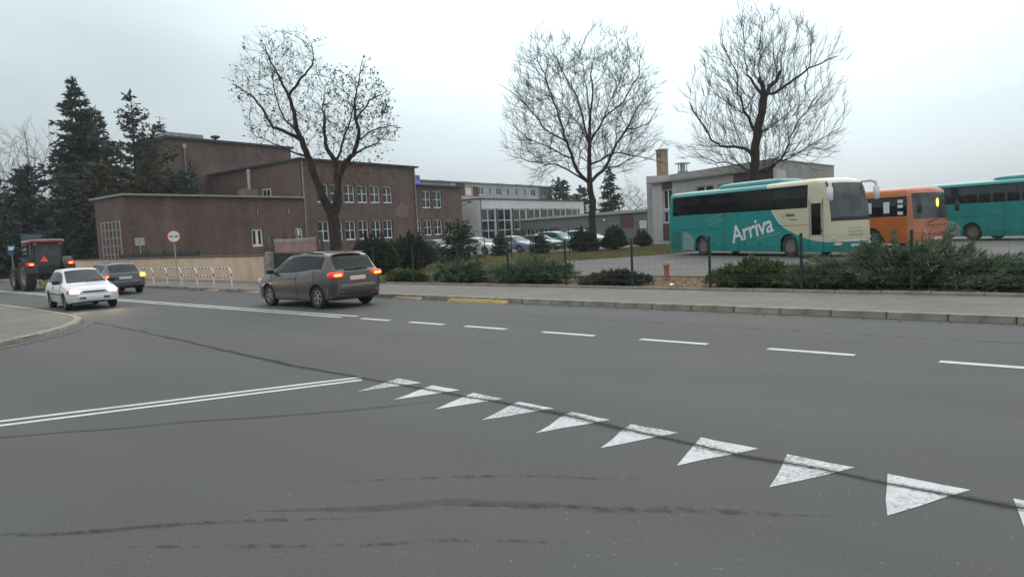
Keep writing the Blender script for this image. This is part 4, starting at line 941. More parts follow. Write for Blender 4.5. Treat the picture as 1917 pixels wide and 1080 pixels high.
g_ = link('grass', card_mesh('grass', cards(P,D,RNG.uniform(.05,.13,n),RNG.uniform(.012,.03,n)), M['grass'])); tag(g_, 'short dull winter grass covering the lawn behind the fence', 'grass', None, 'stuff')
x, y = scatter_rt(420,-26,6,14.15,14.62); n = len(x); P = np.stack([x,y,np.full(n,.006)],1); D = RNG.normal(size=(n,3))*[1,1,.15]
l_ = link('fallen_leaves', card_mesh('fallen_leaves', cards(P,D,RNG.uniform(.025,.06,n),RNG.uniform(.015,.035,n)), M['rusty_leaf'])); tag(l_, 'small fallen leaves lying in the gutter along the far kerb', 'leaves', None, 'stuff')
x, y = scatter_rt(9000,-19,3,17.95,21.9); n = len(x)
P = np.stack([x,y,RNG.uniform(.124,.15,n)],1); D = RNG.normal(size=(n,3))*[1,1,.25]
c_ = link('wood_chips', card_mesh('wood_chips', cards(P,D,RNG.uniform(.03,.10,n),RNG.uniform(.015,.04,n)), M['chip'])); tag(c_, 'loose brown wood chips strewn over the planting bed', 'wood chips', None, 'stuff')

# ================================================================== vehicles
def wheel_mesh(R, w, spokes=5, rim='rim', tyre='rubber', rr=.64, hub=False):
    t = MB(); h = w/2
    t.lathe([(R*rr,-h*.8),(R*.80,-h),(R*.94,-h*.92),(R,-h*.6),(R,h*.6),(R*.94,h*.92),(R*.80,h),(R*rr,h*.8),(R*rr*.97,h*.3),(R*rr*.97,-h*.3),(R*rr,-h*.8)], 28, 'y')
    r = MB()                                   # outer side is -y
    r.lathe([(R*rr*.99,-h*.75),(R*rr*.90,-h*.80),(R*rr*.86,-h*.55),(R*rr*.86,h*.2)], 28, 'y')
    r.lathe([(0,-h*.28),(R*rr*.88,-h*.22),(R*rr*.88,-h*.1),(0,-h*.1)], 20, 'y', mi=1)
    if spokes:
        for k in range(spokes):
            s0 = len(r.v); r.cbox(R*.10, R*rr*.9, -h*.68, -h*.30, -R*.075, R*.075, R*.02); r.xf(Matrix.Rotation(2*math.pi*k/spokes, 4, 'Y'), s0)
    else:
        r.lathe([(0,-h*.55),(R*rr*.45,-h*.5),(R*rr*.88,-h*.75)], 24, 'y')
        for k in range(8):
            a = 2*math.pi*k/8; r.lathe([(.0,-h*.74),(R*.045,-h*.72),(R*.045,-h*.5)], 8, 'y', (R*rr*.62*math.cos(a),0,R*rr*.62*math.sin(a)), 1)
    r.lathe([(0,-h*.78),(R*.10,-h*.75),(R*.13,-h*.4)], 14, 'y')
    return t.mesh('wheel', M[tyre], 35), r.mesh('rim', [M[rim], M['under']], 30)
def add_wheels(root, places, R, w, **k):
    tm, rm = wheel_mesh(R, w, **k)
    for x, y in places:
        o = link('wheel', tm, root, (x, y, R)); o.rotation_euler = (0, random.uniform(0,1), math.pi if y > 0 else 0)
        link('rim', rm, o)

def interp(c, x): return float(np.interp(x, [p[0] for p in c], [p[1] for p in c]))
def car(name, sp, loc, heading, label, col, group=None, lit=False):
    """sp: curves along the car (x forward); body lofted in cross sections, glass and trim split off as parts"""
    root = empty(name, loc, heading); Ln = sp['L']; R = sp['R']; ax = sp['axles']; ar = R*1.16
    xs = set(np.linspace(-Ln/2, Ln/2, 44).round(3))
    for a in ax:
        for th in np.linspace(0, math.pi, 13): xs.add(round(a+ar*math.cos(th), 3))
    for wn in sp['wins']+[sp['ws'], sp['rw']]: xs.update((round(wn[0],3), round(wn[1],3)))
    for c in ('zs','zt'): xs.update(round(p[0],3) for p in sp[c])
    xs = sorted(xs); xs2 = [xs[0]]
    keep = set(round(v,3) for wn in sp['wins']+[sp['ws'], sp['rw']] for v in wn) | {round(a+s*ar,3) for a in ax for s in (-1,1)}
    for x in xs[1:]:
        if x-xs2[-1] > .012: xs2.append(x)
        elif x in keep: xs2[-1] = x
    xs = xs2
    def sect(x):
        zb, zs, zt, wm, wb, wt = (interp(sp[k], x) for k in ('zb','zs','zt','wm','wb','wt'))
        za = zb
        for a in ax:
            if abs(x-a) < ar: za = max(za, R+math.sqrt(max(0, ar*ar-(x-a)**2))*.98)
        za = min(za, zs-.06); wi = max(.15, wm-.27)
        def ws(z):
            t = max(0, (z-zb)/(zs-zb)); 
            return wm*(.945+.055*math.sin(min(1,t*1.6)*math.pi/2)) if t < .62 else wm+(wb-wm)*((t-.62)/.38)**1.6
        gh = zt-zs; rdp = min(.065, .28*gh); z10 = zt-rdp
        pts = [(0,zb),(wi,zb),(wi,za),(ws(za)-.015,za)]
        for f in (.03,.22,.45,.62,.82,1.0): z = za+f*(zs-za); pts.append((ws(z), z))
        z8 = zs+min(.025,.25*gh); z9 = z10-min(.045,.25*gh)
        for z in (z8, (z8+z9)/2, z9, z10):
            u = (z-zs)/max(1e-4, z10-zs); pts.append((wb-.012*(gh > .2)+(wt-wb)*u+.02*math.sin(math.pi*u)*(gh > .2), z))
        pts += [(wt*.92, zt-rdp*.45),(wt*.45, zt-rdp*.06),(0,zt)]
        return pts
    S = [sect(x) for x in xs]; m = len(S[0]); parts = {}
    def P(key): return parts.setdefault(key, MB())
    idx = {}
    for i in range(len(xs)-1):
        xm = (xs[i]+xs[i+1])/2
        for j in range(m-1):
            key = 'body'
            if j < 3: key = 'under'
            elif j == 3 or (j == 4 and sp.get('clad')): key = 'sill'
            elif j in (10,11):
                for k, wn in enumerate(sp['wins']):
                    if wn[0] < xm < wn[1]: key = 'win%d' % k
                if key == 'body' and sp['wins'][0][0] < xm < sp['wins'][-1][1]: key = 'pillar'
            elif j >= 14:
                if sp['ws'][0] < xm < sp['ws'][1]: key = 'ws'
                if sp['rw'][0] < xm < sp['rw'][1]: key = 'rw'
            for sgn in (1,-1):
                a, b, c, d = [(x_, sgn*p[0], p[1]) for x_, p in ((xs[i],S[i][j]),(xs[i+1],S[i+1][j]),(xs[i+1],S[i+1][j+1]),(xs[i],S[i][j+1]))]
                if (Vector(a)-Vector(d)).length < 1e-4 and (Vector(b)-Vector(c)).length < 1e-4: continue
                kk = key+('L' if sgn > 0 else 'R') if key.startswith('win') else key
                P(kk).add((a,b,c,d) if sgn < 0 else (d,c,b,a), [(0,1,2,3)])
    for e_, s_ in ((0,-1),(len(xs)-1,1)):
        ring = [(xs[e_], p[0], p[1]) for p in S[e_]]+[(xs[e_], -p[0], p[1]) for p in S[e_][-2:0:-1]]
        P('body').add(ring if s_ > 0 else ring[::-1], [tuple(range(len(ring)))])
    nm = {'body':('body',col),'under':('underbody',M['under']),'sill':('sill',M['black'] if sp.get('clad') else col),'pillar':('door_pillar',M['black']),'ws':('windscreen',M['car_glass']),'rw':('rear_window',M['car_glass'])}
    for k, mb in parts.items():
        n_, mt = nm.get(k, ('side_window', M['car_glass']))
        me = bpy.data.meshes.new(n_); me.from_pydata(mb.v, [], mb.f); me.materials.append(mt)
        bm = bmesh.new(); bm.from_mesh(me); bmesh.ops.remove_doubles(bm, verts=bm.verts, dist=.0008); bmesh.ops.recalc_face_normals(bm, faces=bm.faces)
        bm.to_mesh(me); bm.free(); fix(me, 38); link(n_, me, root)
    tw = sp['wm_max']-.115
    add_wheels(root, [(a, s*tw) for a in ax for s in (1,-1)], R, .2, spokes=sp.get('spokes',5), rim=sp.get('rim','rim'))
    fl = interp(sp['zt'], -.3)
    for sx, sy in ((.12,.36),(.12,-.36),(-.78,.38),(-.78,-.38)):
        mb = MB(); mb.blob((sx-.12,sy,fl-.72),(.09,.23,.36),(.5,.5),12,7).blob((sx-.16,sy,fl-.31),(.05,.12,.09),(.6,.6),10,6); mb.tube([(sx-.14,sy,fl-.45),(sx-.16,sy,fl-.34)], .02, 5)
        mb.build('seat', M['black'], root, 60)
    H2 = Ln/2; yl = sp['lamp_y']
    for s in (1,-1):      # mirrors, handles, lamps
        mx = sp['mirror'][0]; my = interp(sp['wb'],mx); mz = sp['mirror'][1]
        MB().blob((mx,s*(my+.10),mz),(.06,.12,.075),(.7,.7)).build('mirror', sp.get('mirror_mat', col), root, 60)
        for hx in sp['handles']: MB().cbox(hx-.09,hx+.09,s*(sp['wm_max']-.005)-.012,s*(sp['wm_max']-.005)+.012,sp['hz']-.018,sp['hz']+.018,.008).build('door_handle', sp.get('handle_mat', M['black']), root)
        for sx in sp['seams']:
            pts = [(sx, s*(p[0]+.001), p[1]) for p in sect(sx)[4:10]]; MB().tube(pts, .006, 4).build('door_gap', M['under'], root)
        t = sp['tail']; fx = sp['front']
        tl = MB(); tl.blob((t['x'],s*t['y'],t['z']), t['r'], (.6,.6), 18, 10); tlo = tl.build('tail_lamp', t['mat'], root, 60)
        if t.get('core'): MB().blob((t['x']-t['r'][0]*.35,s*(t['y']+t['r'][1]*.1),t['z']-t['r'][2]*.1),(t['r'][0]*.82,t['r'][1]*.72,t['r'][2]*.55),(.7,.7),16,8).build('bulb', t['core'], tlo, 60)
        MB().blob((fx['x'],s*fx['y'],fx['z']), fx['r'], (.6,.6), 18, 10).build('headlamp', fx['mat'], root, 60)
        if fx.get('amber'): MB().blob((fx['x']-.05,s*(fx['y']+fx['r'][1]+.03),fx['z']),(fx['r'][0]*.8,.05,fx['r'][2]*.9),(.6,.6)).build('indicator', M['amber'], root, 60)
    f = sp['front']; t = sp['tail']
    MB().cbox(-H2-.035,-H2+.02,-.26,.26,sp['plate_z'][0]-.057,sp['plate_z'][0]+.057,.008).build('number_plate', sp.get('plate_mat', M['plate']), root)
    MB().cbox(H2-.0,H2+.075,-.26,.26,sp['plate_z'][1]-.057,sp['plate_z'][1]+.057,.008).build('number_plate', M['plate'], root)
    gz = sp['grille']; MB().cbox(H2-.06,H2+.012,-gz[0],gz[0],gz[1],gz[2],.01).build('grille', M['black'], root)
    MB().cbox(H2-.08,H2+.014,-.5,.5,sp['zb'][-1][1]+.05,sp['zb'][-1][1]+.13,.01).build('air_intake', M['black'], root)
    for s in (1,-1):
        b = interp(sp['zt'], sp['ws'][1])
        MB().tube([(sp['ws'][1]+.01,s*.15+.12,b+.015),(sp['ws'][1]-.06,s*.15+.48,b+.075)], .011, 4).build('wiper', M['black'], root)
    return root

def bumper(root, x_end, hw, z0, z1, mat, out=.045, name='bumper', reach=.42):
    """moulded bumper wrapped round the end of a car (x_end < 0: rear)"""
    s = 1 if x_end > 0 else -1; e = abs(x_end); V = []; F = []
    plan = [(e-reach, hw+.004), (e-reach*.55, hw-.005), (e-.16, hw-.05), (e-.05, hw-.16), (e-.005, hw-.32), (e+.012, hw*.3), (e+.016, 0)]
    plan = plan+[(a, -b) for a, b in plan[-2::-1]]; n = len(plan)
    prof = [(0, z0-.03, -.05), (.7, z0, 0), (1, z0+.05, 0), (1, z1-.07, 0), (.75, z1-.03, 0), (.0, z1, 0)]
    for k, (a, b) in enumerate(plan):
        a0, b0 = plan[max(k-1,0)]; a1, b1 = plan[min(k+1,n-1)]; t = Vector((a1-a0, b1-b0)).normalized(); nn = Vector((-t.y, t.x)); nn = nn if nn.x*a+nn.y*b*2 > 0 else -nn
        fade = .25 if k in (0, n-1) else 1
        for o_, z, q in prof: V.append((s*(a+nn.x*(out*o_*fade+q)), b+nn.y*(out*o_*fade+q), z))
    m = len(prof)
    for k in range(n-1):
        for j in range(m-1): F.append((k*m+j, k*m+m+j, k*m+m+j+1, k*m+j+1))
    mb = MB(); mb.add(V, F if s < 0 else [f[::-1] for f in F]); return mb.build(name, mat, root, 35)

def lin(*p): return [tuple(q) for q in p]
MPV = dict(L=4.28, R=.325, axles=(-1.36,1.27), wm_max=.90, clad=False,
  zb=lin((-2.14,.34),(-2.0,.27),(-1.0,.21),(1,.21),(2.0,.24),(2.14,.30)),
  zs=lin((-2.14,.95),(-2.05,1.03),(-1.7,1.10),(-1.2,1.09),(-.5,1.02),(.2,.985),(1.0,.99),(1.35,.97),(1.8,.88),(2.05,.74),(2.14,.62)),
  zt=lin((-2.14,.98),(-2.10,1.06),(-2.05,1.10),(-1.80,1.46),(-1.72,1.52),(-1.5,1.575),(-.6,1.615),(.0,1.595),(.45,1.50),(1.28,1.07),(1.45,1.01),(1.85,.92),(2.07,.77),(2.14,.64)),
  wm=lin((-2.14,.74),(-2.06,.83),(-1.9,.88),(-1.4,.905),(1.3,.905),(1.8,.87),(2.03,.76),(2.14,.60)),
  wb=lin((-2.14,.70),(-2.06,.78),(-1.8,.84),(-1.2,.86),(1.0,.86),(1.7,.80),(2.03,.70),(2.14,.56)),
  wt=lin((-2.14,.66),(-2.05,.72),(-1.75,.68),(-1.5,.66),(-.5,.66),(.45,.625),(1.28,.74),(1.8,.70),(2.14,.48)),
  wins=[(-1.62,-.38),(-.30,1.12)], ws=(.46,1.28), rw=(-2.06,-1.755), mirror=(.95,1.06), handles=(-.2,.05), hz=.86, seams=(-.34,1.05,-1.25), lamp_y=.7,
  tail=dict(x=-2.02,y=.655,z=.955,r=(.17,.23,.085),mat=None,core=None), front=dict(x=1.98,y=.62,z=.74,r=(.20,.16,.10),mat=None),
  plate_z=(.84,.46), grille=(.42,.56,.68), spokes=5)
COMPACT = dict(L=3.75, R=.285, axles=(-1.14,1.22), wm_max=.795,
  zb=lin((-1.875,.33),(-1.7,.24),(1.65,.22),(1.875,.28)),
  zs=lin((-1.875,.76),(-1.8,.82),(-1.4,.87),(0,.865),(.85,.84),(1.05,.81),(1.5,.74),(1.80,.67),(1.875,.60)),
  zt=lin((-1.875,.78),(-1.82,.85),(-1.78,.90),(-1.50,1.25),(-1.42,1.30),(-1.1,1.36),(-.3,1.385),(.1,1.35),(.22,1.32),(.98,.90),(1.10,.86),(1.55,.79),(1.81,.72),(1.875,.63)),
  wm=lin((-1.875,.70),(-1.7,.78),(-1.2,.80),(1.2,.80),(1.65,.785),(1.82,.74),(1.875,.68)),
  wb=lin((-1.875,.66),(-1.6,.73),(-1,.755),(.9,.755),(1.6,.735),(1.82,.70),(1.875,.65)),
  wt=lin((-1.875,.58),(-1.78,.62),(-1.45,.54),(-.3,.57),(.22,.55),(.98,.66),(1.6,.66),(1.875,.6)),
  wins=[(-1.38,-.42),(-.36,.72)], ws=(.22,.98), rw=(-1.80,-1.46), mirror=(.62,.93), handles=(-.25,), hz=.74, seams=(-.40,.80), lamp_y=.6,
  tail=dict(x=-1.80,y=.62,z=.70,r=(.10,.10,.11),mat=None), front=dict(x=1.80,y=.54,z=.615,r=(.085,.165,.075),mat=None,amber=True),
  plate_z=(.55,.38), grille=(.33,.585,.635), spokes=0, rim='dull_rim', handle_mat=None, mirror_mat=None)
HATCH = dict(L=4.15, R=.31, axles=(-1.24,1.30), wm_max=.865,
  zb=lin((-2.075,.36),(-1.9,.26),(1.85,.22),(2.075,.28)),
  zs=lin((-2.075,.83),(-2.0,.89),(-1.6,.94),(0,.915),(1.0,.90),(1.25,.87),(1.7,.79),(2.0,.68),(2.075,.58)),
  zt=lin((-2.075,.86),(-2.02,.94),(-1.98,.97),(-1.62,1.30),(-1.54,1.345),(-1.2,1.39),(-.3,1.43),(.15,1.40),(.32,1.36),(1.15,.95),(1.30,.91),(1.75,.83),(2.01,.71),(2.075,.60)),
  wm=lin((-2.075,.76),(-1.95,.83),(-1.6,.862),(1.4,.865),(1.8,.83),(2.0,.75),(2.075,.66)),
  wb=lin((-2.075,.71),(-1.9,.79),(-1.2,.82),(1,.815),(1.7,.77),(2.0,.70),(2.075,.62)),
  wt=lin((-2.075,.60),(-1.98,.66),(-1.56,.56),(-.3,.595),(.32,.575),(1.15,.71),(1.7,.69),(2.075,.54)),
  wins=[(-1.46,-.45),(-.38,.90)], ws=(.32,1.15), rw=(-2.0,-1.58), mirror=(.80,.98), handles=(-.3,.0), hz=.80, seams=(-.42,1.0), lamp_y=.65,
  tail=dict(x=-1.96,y=.70,z=.80,r=(.12,.12,.10),mat=None), front=dict(x=1.95,y=.58,z=.66,r=(.13,.17,.075),mat=None),
  plate_z=(.72,.42), grille=(.36,.50,.60), spokes=5)
def spec(base, **k):
    s = dict(base); s['tail'] = dict(base['tail']); s['front'] = dict(base['front'])
    s['tail'].update(k.pop('tail', {})); s['front'].update(k.pop('front', {})); s.update(k)
    for q in ('handle_mat','mirror_mat'):
        if q in s and s[q] is None: del s[q]
    return s
HEAD = math.atan2(-E1.y, -E1.x)         # driving away to the left along the street

GREY = paint('grey_brown_paint', (.060,.053,.047), .30, .8, .06, .3)
mini = car('minivan', spec(MPV, tail=dict(mat=M['tail_glow'], core=M['tail_on']), front=dict(mat=M['lens']), plate_mat=M['plate_warm'], mirror_mat=M['black'], handle_mat=GREY), (-5.96,22.35,0), HEAD,
    'grey brown minivan driving away to the left with lit tail lamps', GREY)
tag(mini, 'grey brown minivan driving away to the left with lit tail lamps', 'car', 'cars driving on the street')
MB().cbox(-2.135,-2.10,-.34,.34,.905,.925,.006).build('chrome_strip', M['metal'], mini)
MB().blob((-2.06,0,1.09),(.05,.42,.03),(.6,.6)).build('tailgate_lip', M['black'], mini, 60)
MB().cbox(-1.80,-1.60,-.52,.52,1.555,1.582,.012).build('roof_spoiler', GREY, mini)
MB().cbox(-1.815,-1.80,-.13,.13,1.557,1.577,.005).build('brake_lamp', M['tail'], mini)
bumper(mini, -2.135, .83, .40, .68, GREY)
bumper(mini, -2.11, .82, .27, .41, M['black'], .03, 'bumper_skirt'); bumper(mini, 2.12, .74, .30, .56, GREY)
MB().tube([(-2.13,.05,1.12),(-2.0,-.32,1.17)], .011, 4).build('rear_wiper', M['black'], mini)
for s in (1,-1):
    MB().tube([(-2.10,s*.70,.70),(-2.135,s*.60,.86),(-2.10,s*.62,1.04)], .006, 4).build('tailgate_gap', M['under'], mini)
    MB().cbox(-2.185,-2.165,s*.62-.10,s*.62+.10,.455,.485,.006).build('reflector', M['tail'], mini)
MB().cbox(-2.125,-2.11,-.05,.05,.975,1.01,.006).build('badge', M['metal'], mini)
for s in (1,-1): MB().tube([(-1.4,s*.60,1.565),(-.5,s*.63,1.60),(.3,s*.61,1.53)], .016, 5).build('roof_rail', M['black'], mini)

WHITE = paint('white_car_paint', (.70,.71,.72), .30, .5, .04)
wc = car('hatchback', spec(COMPACT, tail=dict(mat=M['tail']), front=dict(mat=M['head_on']), mirror_mat=M['black']), (-15.25,25.95,0), math.atan2(-.74,.67), 'x', WHITE)
tag(wc, 'small white hatchback coming towards us with both headlamps on', 'car', 'cars driving on the street')
bumper(wc, 1.865, .755, .30, .53, WHITE); bumper(wc, -1.865, .75, .32, .55, WHITE)
MB().cbox(1.905,1.935,-.45,.45,.38,.43,.006).build('bumper_slot', M['black'], wc)
for s in (1,-1):
    MB().cbox(-1.2,1.1,s*.80-.012,s*.80+.012,.50,.535,.008).build('side_moulding', M['black'], wc)
    sp_l = bpy.data.lights.new('headlamp_beam','SPOT'); sp_l.energy = 42; sp_l.spot_size = rad(85); sp_l.spot_blend = .8; sp_l.color = (1,.72,.42); sp_l.shadow_soft_size = .07
    lo = link('headlamp_beam', sp_l, wc, (1.92,s*.54,.615)); lo.rotation_euler = (rad(78),0,rad(-90))

DARK = paint('dark_grey_paint', (.075,.085,.090), .33, .5, .06, .3)
dk = car('hatchback', spec(HATCH, tail=dict(mat=M['tail_glow'], core=M['tail_on']), front=dict(mat=M['lens'])), (-18.15,33.35,0), HEAD+rad(-4), 'x', DARK)
tag(dk, 'dark grey hatchback driving away behind the white car with tail lamps glowing', 'car', 'cars driving on the street')
bumper(dk, -2.065, .82, .36, .62, DARK)
MB().blob((-2.0,-.70,.82),(.15,.13,.10),(.7,.7)).build('indicator', M['amber_on'], dk, 60)

# parked cars in the far car park
PK = [('estate_car', HATCH, (-5.9,60.6), -45, (.035,.045,.055), 'dark blue car parked furthest left behind the young spruce'),
      ('estate_car', HATCH, (-2.55,61.6), -40, (.50,.52,.53), 'silver car parked left of the lilac one'),
      ('hatchback', HATCH, (.35,62.4), -42, (.15,.18,.27), 'lilac blue car parked between the two cone bushes'),
      ('hatchback', HATCH, (2.6,64.4), -42, (.035,.085,.080), 'dark green car parked right of the lilac one'),
      ('minivan', MPV, (4.3,67.4), -42, (.015,.20,.23), 'teal minivan parked right of the dark green car'),
      ('minivan', MPV, (7.2,70), -42, (.55,.56,.56), 'white minivan parked behind the dark bush')]
for nm_, base, (x, y), a, c, lab in PK:
    m = paint('parked_paint_%d' % int(x*10), c, .35, .5)
    o = car(nm_, spec(base, tail=dict(mat=M['tail']), front=dict(mat=M['lens'])), (x,y,.114), rad(a), lab, m); tag(o, lab, 'car', 'cars parked in front of the white hall')

# ---------------------------------------------------------------- buses
def livery_mat():
    """teal coach paint with a cream nose; the border is a painted swoosh"""
    m = pm('teal_cream_livery', (.003,.245,.235), .35, .06, 1.5, coat=.4); t = m.node_tree; b = t.nodes["Principled BSDF"]; N = t.nodes.new; L = t.links.new
    src = b.inputs["Base Color"].links[0].from_socket
    co = N("ShaderNodeTexCoord"); sx = N("ShaderNodeSeparateXYZ"); L(co.outputs["Object"], sx.inputs[0])
    fc = N("ShaderNodeFloatCurve"); mr = N("ShaderNodeMapRange"); L(sx.outputs[2], mr.inputs[0]); mr.inputs[1].default_value = 0; mr.inputs[2].default_value = 4; L(mr.outputs[0], fc.inputs["Value"])
    cv = fc.mapping.curves[0]; key = [(.0,8.0),(.50,7.6),(.66,6.1),(.72,5.3),(.85,4.6),(1.1,3.85),(1.46,3.06),(1.9,2.62),(2.23,2.39),(3.0,2.2),(3.45,2.05),(4.0,2.0)]
    cv.points[0].location = (0, .80); cv.points[1].location = (1, .20)
    for z, x in key[1:-1]: cv.points.new(z/4, x/10)
    fc.mapping.update()
    df = N("ShaderNodeMath"); df.operation = 'MULTIPLY_ADD'; L(fc.outputs[0], df.inputs[0]); df.inputs[1].default_value = -10; L(sx.outputs[0], df.inputs[2])
    def gt(v):
        k = N("ShaderNodeMath"); k.operation = 'GREATER_THAN'; L(df.outputs[0], k.inputs[0]); k.inputs[1].default_value = v; return k.outputs[0]
    mw = N("ShaderNodeMix"); mw.data_type = 'RGBA'; L(gt(-.07), mw.inputs[0]); L(src, mw.inputs[6]); mw.inputs[7].default_value = (.62,.66,.62,1)
    mc = N("ShaderNodeMix"); mc.data_type = 'RGBA'; L(gt(0), mc.inputs[0]); L(mw.outputs[2], mc.inputs[6]); mc.inputs[7].default_value = (.56,.51,.37,1)
    L(mc.outputs[2], b.inputs["Base Color"]); return m
M['livery'] = livery_mat(); M['seat'] = pm('seat_cloth', (.045,.05,.07), .9, .2, 8)
M['teal'] = pm('teal_paint', (.003,.245,.235), .35, .06, 1.5, coat=.4)
M['orange'] = pm('orange_paint', (.52,.135,.02), .4, .06, 1.5, coat=.3)
M['salmon'] = pm('faded_orange_front', (.56,.20,.115), .45, .08, 1.5, coat=.2)
M['grime'] = pm('scuffed_teal', (.10,.24,.23), .7, 0, 5, col2=(.24,.33,.32))

def text_mesh(txt, size, mat, bold=0.0, space=1.0):
    cu = bpy.data.curves.new('lettering','FONT'); cu.body = txt; cu.size = size; cu.offset = bold; cu.space_character = space; cu.extrude = .004; cu.resolution_u = 3
    o = bpy.data.objects.new('lettering', cu); COL.objects.link(o); dg = bpy.context.evaluated_depsgraph_get(); dg.update()
    me = bpy.data.meshes.new_from_object(o.evaluated_get(dg)); bpy.data.objects.remove(o); bpy.data.curves.remove(cu)
    me.materials.clear(); me.materials.append(mat); me.name = 'lettering'; return me

def bus(name, loc, heading, S):
    root = empty(name, loc, heading); hw = S['W']/2; xf0 = S['L']/2; xr0 = -S['L']/2
    Z = sorted(S['rows']); R = S['R']; ar = R*1.17
    SX = set(np.linspace(xr0+.25, xf0-.62, 26).round(3))
    for a in S['axles']:
        for th in np.linspace(0, math.pi, 15): SX.add(round(a+ar*math.cos(th),3))
    for a, b in S['wins']: SX.update((a,b))
    if 'door' in S: d = S['door']; SX.update((d[0],d[1],d[0]+.1,d[1]-.1))
    keep = {v for w_ in S['wins'] for v in w_} | {a+s*ar for a in S['axles'] for s in (1,-1)} | (set((S['door'][0],S['door'][1],S['door'][0]+.1,S['door'][1]-.1)) if 'door' in S else set())
    q = sorted(SX); SX = [q[0]]
    for x in q[1:]:
        if x-SX[-1] > .02: SX.append(x)
        elif x in keep: SX[-1] = x
    nA = 7; nF = 8
    def ring(z):
        xf = xf0+interp(S['nose'], z); w_ = hw+interp(S['tuck'], z); xr = xr0+interp(S['tailx'], z); rf = .5; rr = .16; P = []
        for x in SX: P.append((min(x, xf-rf), -w_, 's', x))
        for k in range(1,nA): a = -math.pi/2+math.pi/2*k/nA; P.append((xf-rf+rf*math.cos(a), -w_+rf+rf*math.sin(a), 'fr', k))
        for k in range(nF+1): y = (-w_+rf)+(2*w_-2*rf)*k/nF; P.append((xf+.10*(1-(y/(w_-rf))**2), y, 'f', k))
        for k in range(1,nA): a = math.pi/2*k/nA; P.append((xf-rf+rf*math.cos(a), w_-rf+rf*math.sin(a), 'fl', k))
        for x in SX[::-1]: P.append((min(x, xf-rf), w_, 'S', x))
        for k in range(1,5): a = math.pi/2+math.pi/2*k/5; P.append((xr+rr+rr*math.cos(a), w_-rr+rr*math.sin(a), 'rl', k))
        for k in range(5): P.append((xr, (w_-rr)*(1-2*k/4), 'r', k))
        for k in range(1,5): a = math.pi+math.pi/2*k/5; P.append((xr+rr+rr*math.cos(a), -w_+rr+rr*math.sin(a), 'rr', k))
        return P
    def arch(x):
        z = 0
        for a in S['axles']:
            if abs(x-a) < ar: z = max(z, R+math.sqrt(ar*ar-(x-a)**2))
        return z
    RG = [ring(z) for z in Z]; parts = {}
    def P_(k): return parts.setdefault(k, MB())
    n = len(RG[0])
    for i in range(len(Z)-1):
        zm = (Z[i]+Z[i+1])/2
        for j in range(n):
            a, b = RG[i][j], RG[i][(j+1)%n]; c, d = RG[i+1][(j+1)%n], RG[i+1][j]
            def V(p, z):
                if p[2] in 'sS': z = max(z, arch(p[3]))
                return (p[0], p[1], z)
            q = [V(a,Z[i]), V(b,Z[i]), V(c,Z[i+1]), V(d,Z[i+1])]
            if abs(q[0][2]-q[3][2]) < 1e-4 and abs(q[1][2]-q[2][2]) < 1e-4: continue
            key = 'body'; k0, k1 = a[2], b[2]
            if k0 in 'sS' and k1 in 'sS':
                xm = (a[3]+b[3])/2
                if S['wz'][0] < zm < S['wz'][1]:
                    for w_i, (u, v) in enumerate(S['wins']):
                        if u < xm < v: key = 'win%d%s' % (w_i, k0)
                    if key == 'body' and S['wins'][0][0] < xm < S['wins'][-1][1]: key = 'band'
                if 'door' in S and k0 == 's' and S['door'][0] < xm < S['door'][1] and zm < S['door'][3]:
                    key = 'door'
                    if S['door'][0]+.1 < xm < S['door'][1]-.1 and S['door'][2] < zm < S['door'][3]-.1: key = 'doorglass'
            elif k0 in ('f','fr','fl') or k1 in ('f','fr','fl'):
                kk = {'fr':1,'fl':-1}.get(k0, 0)
                deep = (k0 == 'fr' and a[3] < S['wrap']) or (k1 == 'fr' and b[3] <= S['wrap']) or (k0 == 'fl' and a[3] >= nA-S['wrap']) or (k1 in 'S') or (k0 in 's')
                if not deep:
                    if S['screen'][0] < zm < S['screen'][1]: key = 'screen'
                    elif S['screen'][0]-.17 < zm < S['screen'][0] and S.get('blackband',True): key = 'screenband'
                    elif S.get('front_mat'): key = 'front'
                elif S.get('front_mat'): key = 'front'
            elif k0 == 'r' and k1 == 'r' and S['wz'][0]+.1 < zm < S['wz'][1]: key = 'rear'
            P_(key).add(q, [(0,1,2,3)])
    P_('body').add([(p[0],p[1],Z[-1]) for p in RG[-1]], [tuple(range(n))])
    nm = {'body':('body',S['mat']),'band':('window_band',M['bus_glass']),'door':('door',S.get('door_mat',S['mat'])),'screen':('windscreen',M['bus_screen']),'screenband':('windscreen_band',M['black']),'front':('front_panel',S.get('front_mat')),'rear':('rear_window',M['bus_glass'])}
    objs = {}
    for k, mb in parts.items():
        if k == 'doorglass': continue
        n_, mt = nm.get(k, ('side_window', M['bus_glass']))
        me = bpy.data.meshes.new(n_); me.from_pydata(mb.v, [], mb.f); me.materials.append(mt)
        bm = bmesh.new(); bm.from_mesh(me); bmesh.ops.remove_doubles(bm, verts=bm.verts, dist=.001); bm.to_mesh(me); bm.free(); fix(me, 35); objs[k] = link(n_, me, root)
    if 'doorglass' in parts: parts['doorglass'].build('door_glass', M['bus_glass'], objs['door'])
    MB().box(xr0+.3,xf0-.6,-hw+.42,hw-.42,.32,1.25).build('underbody', M['under'], root)
    MB().box(xr0+.3,xf0-.6,-hw+.08,hw-.08,Z[0]-.0,Z[0]+.012).build('floor_pan', M['under'], root)
    fz = S['wz'][0]-.75; MB().box(xr0+.35,xf0-.75,-hw+.1,hw-.1,fz-.03,fz).build('cabin_floor', M['under'], root)
    sm = MB(); sm.cbox(-.06,.10,-.44,.44,.35,1.28,.05).cbox(.0,.46,-.44,.44,.32,.48,.04).box(.1,.3,-.3,.3,.0,.34); sme = sm.mesh('seat', M['seat'])
    k = 0
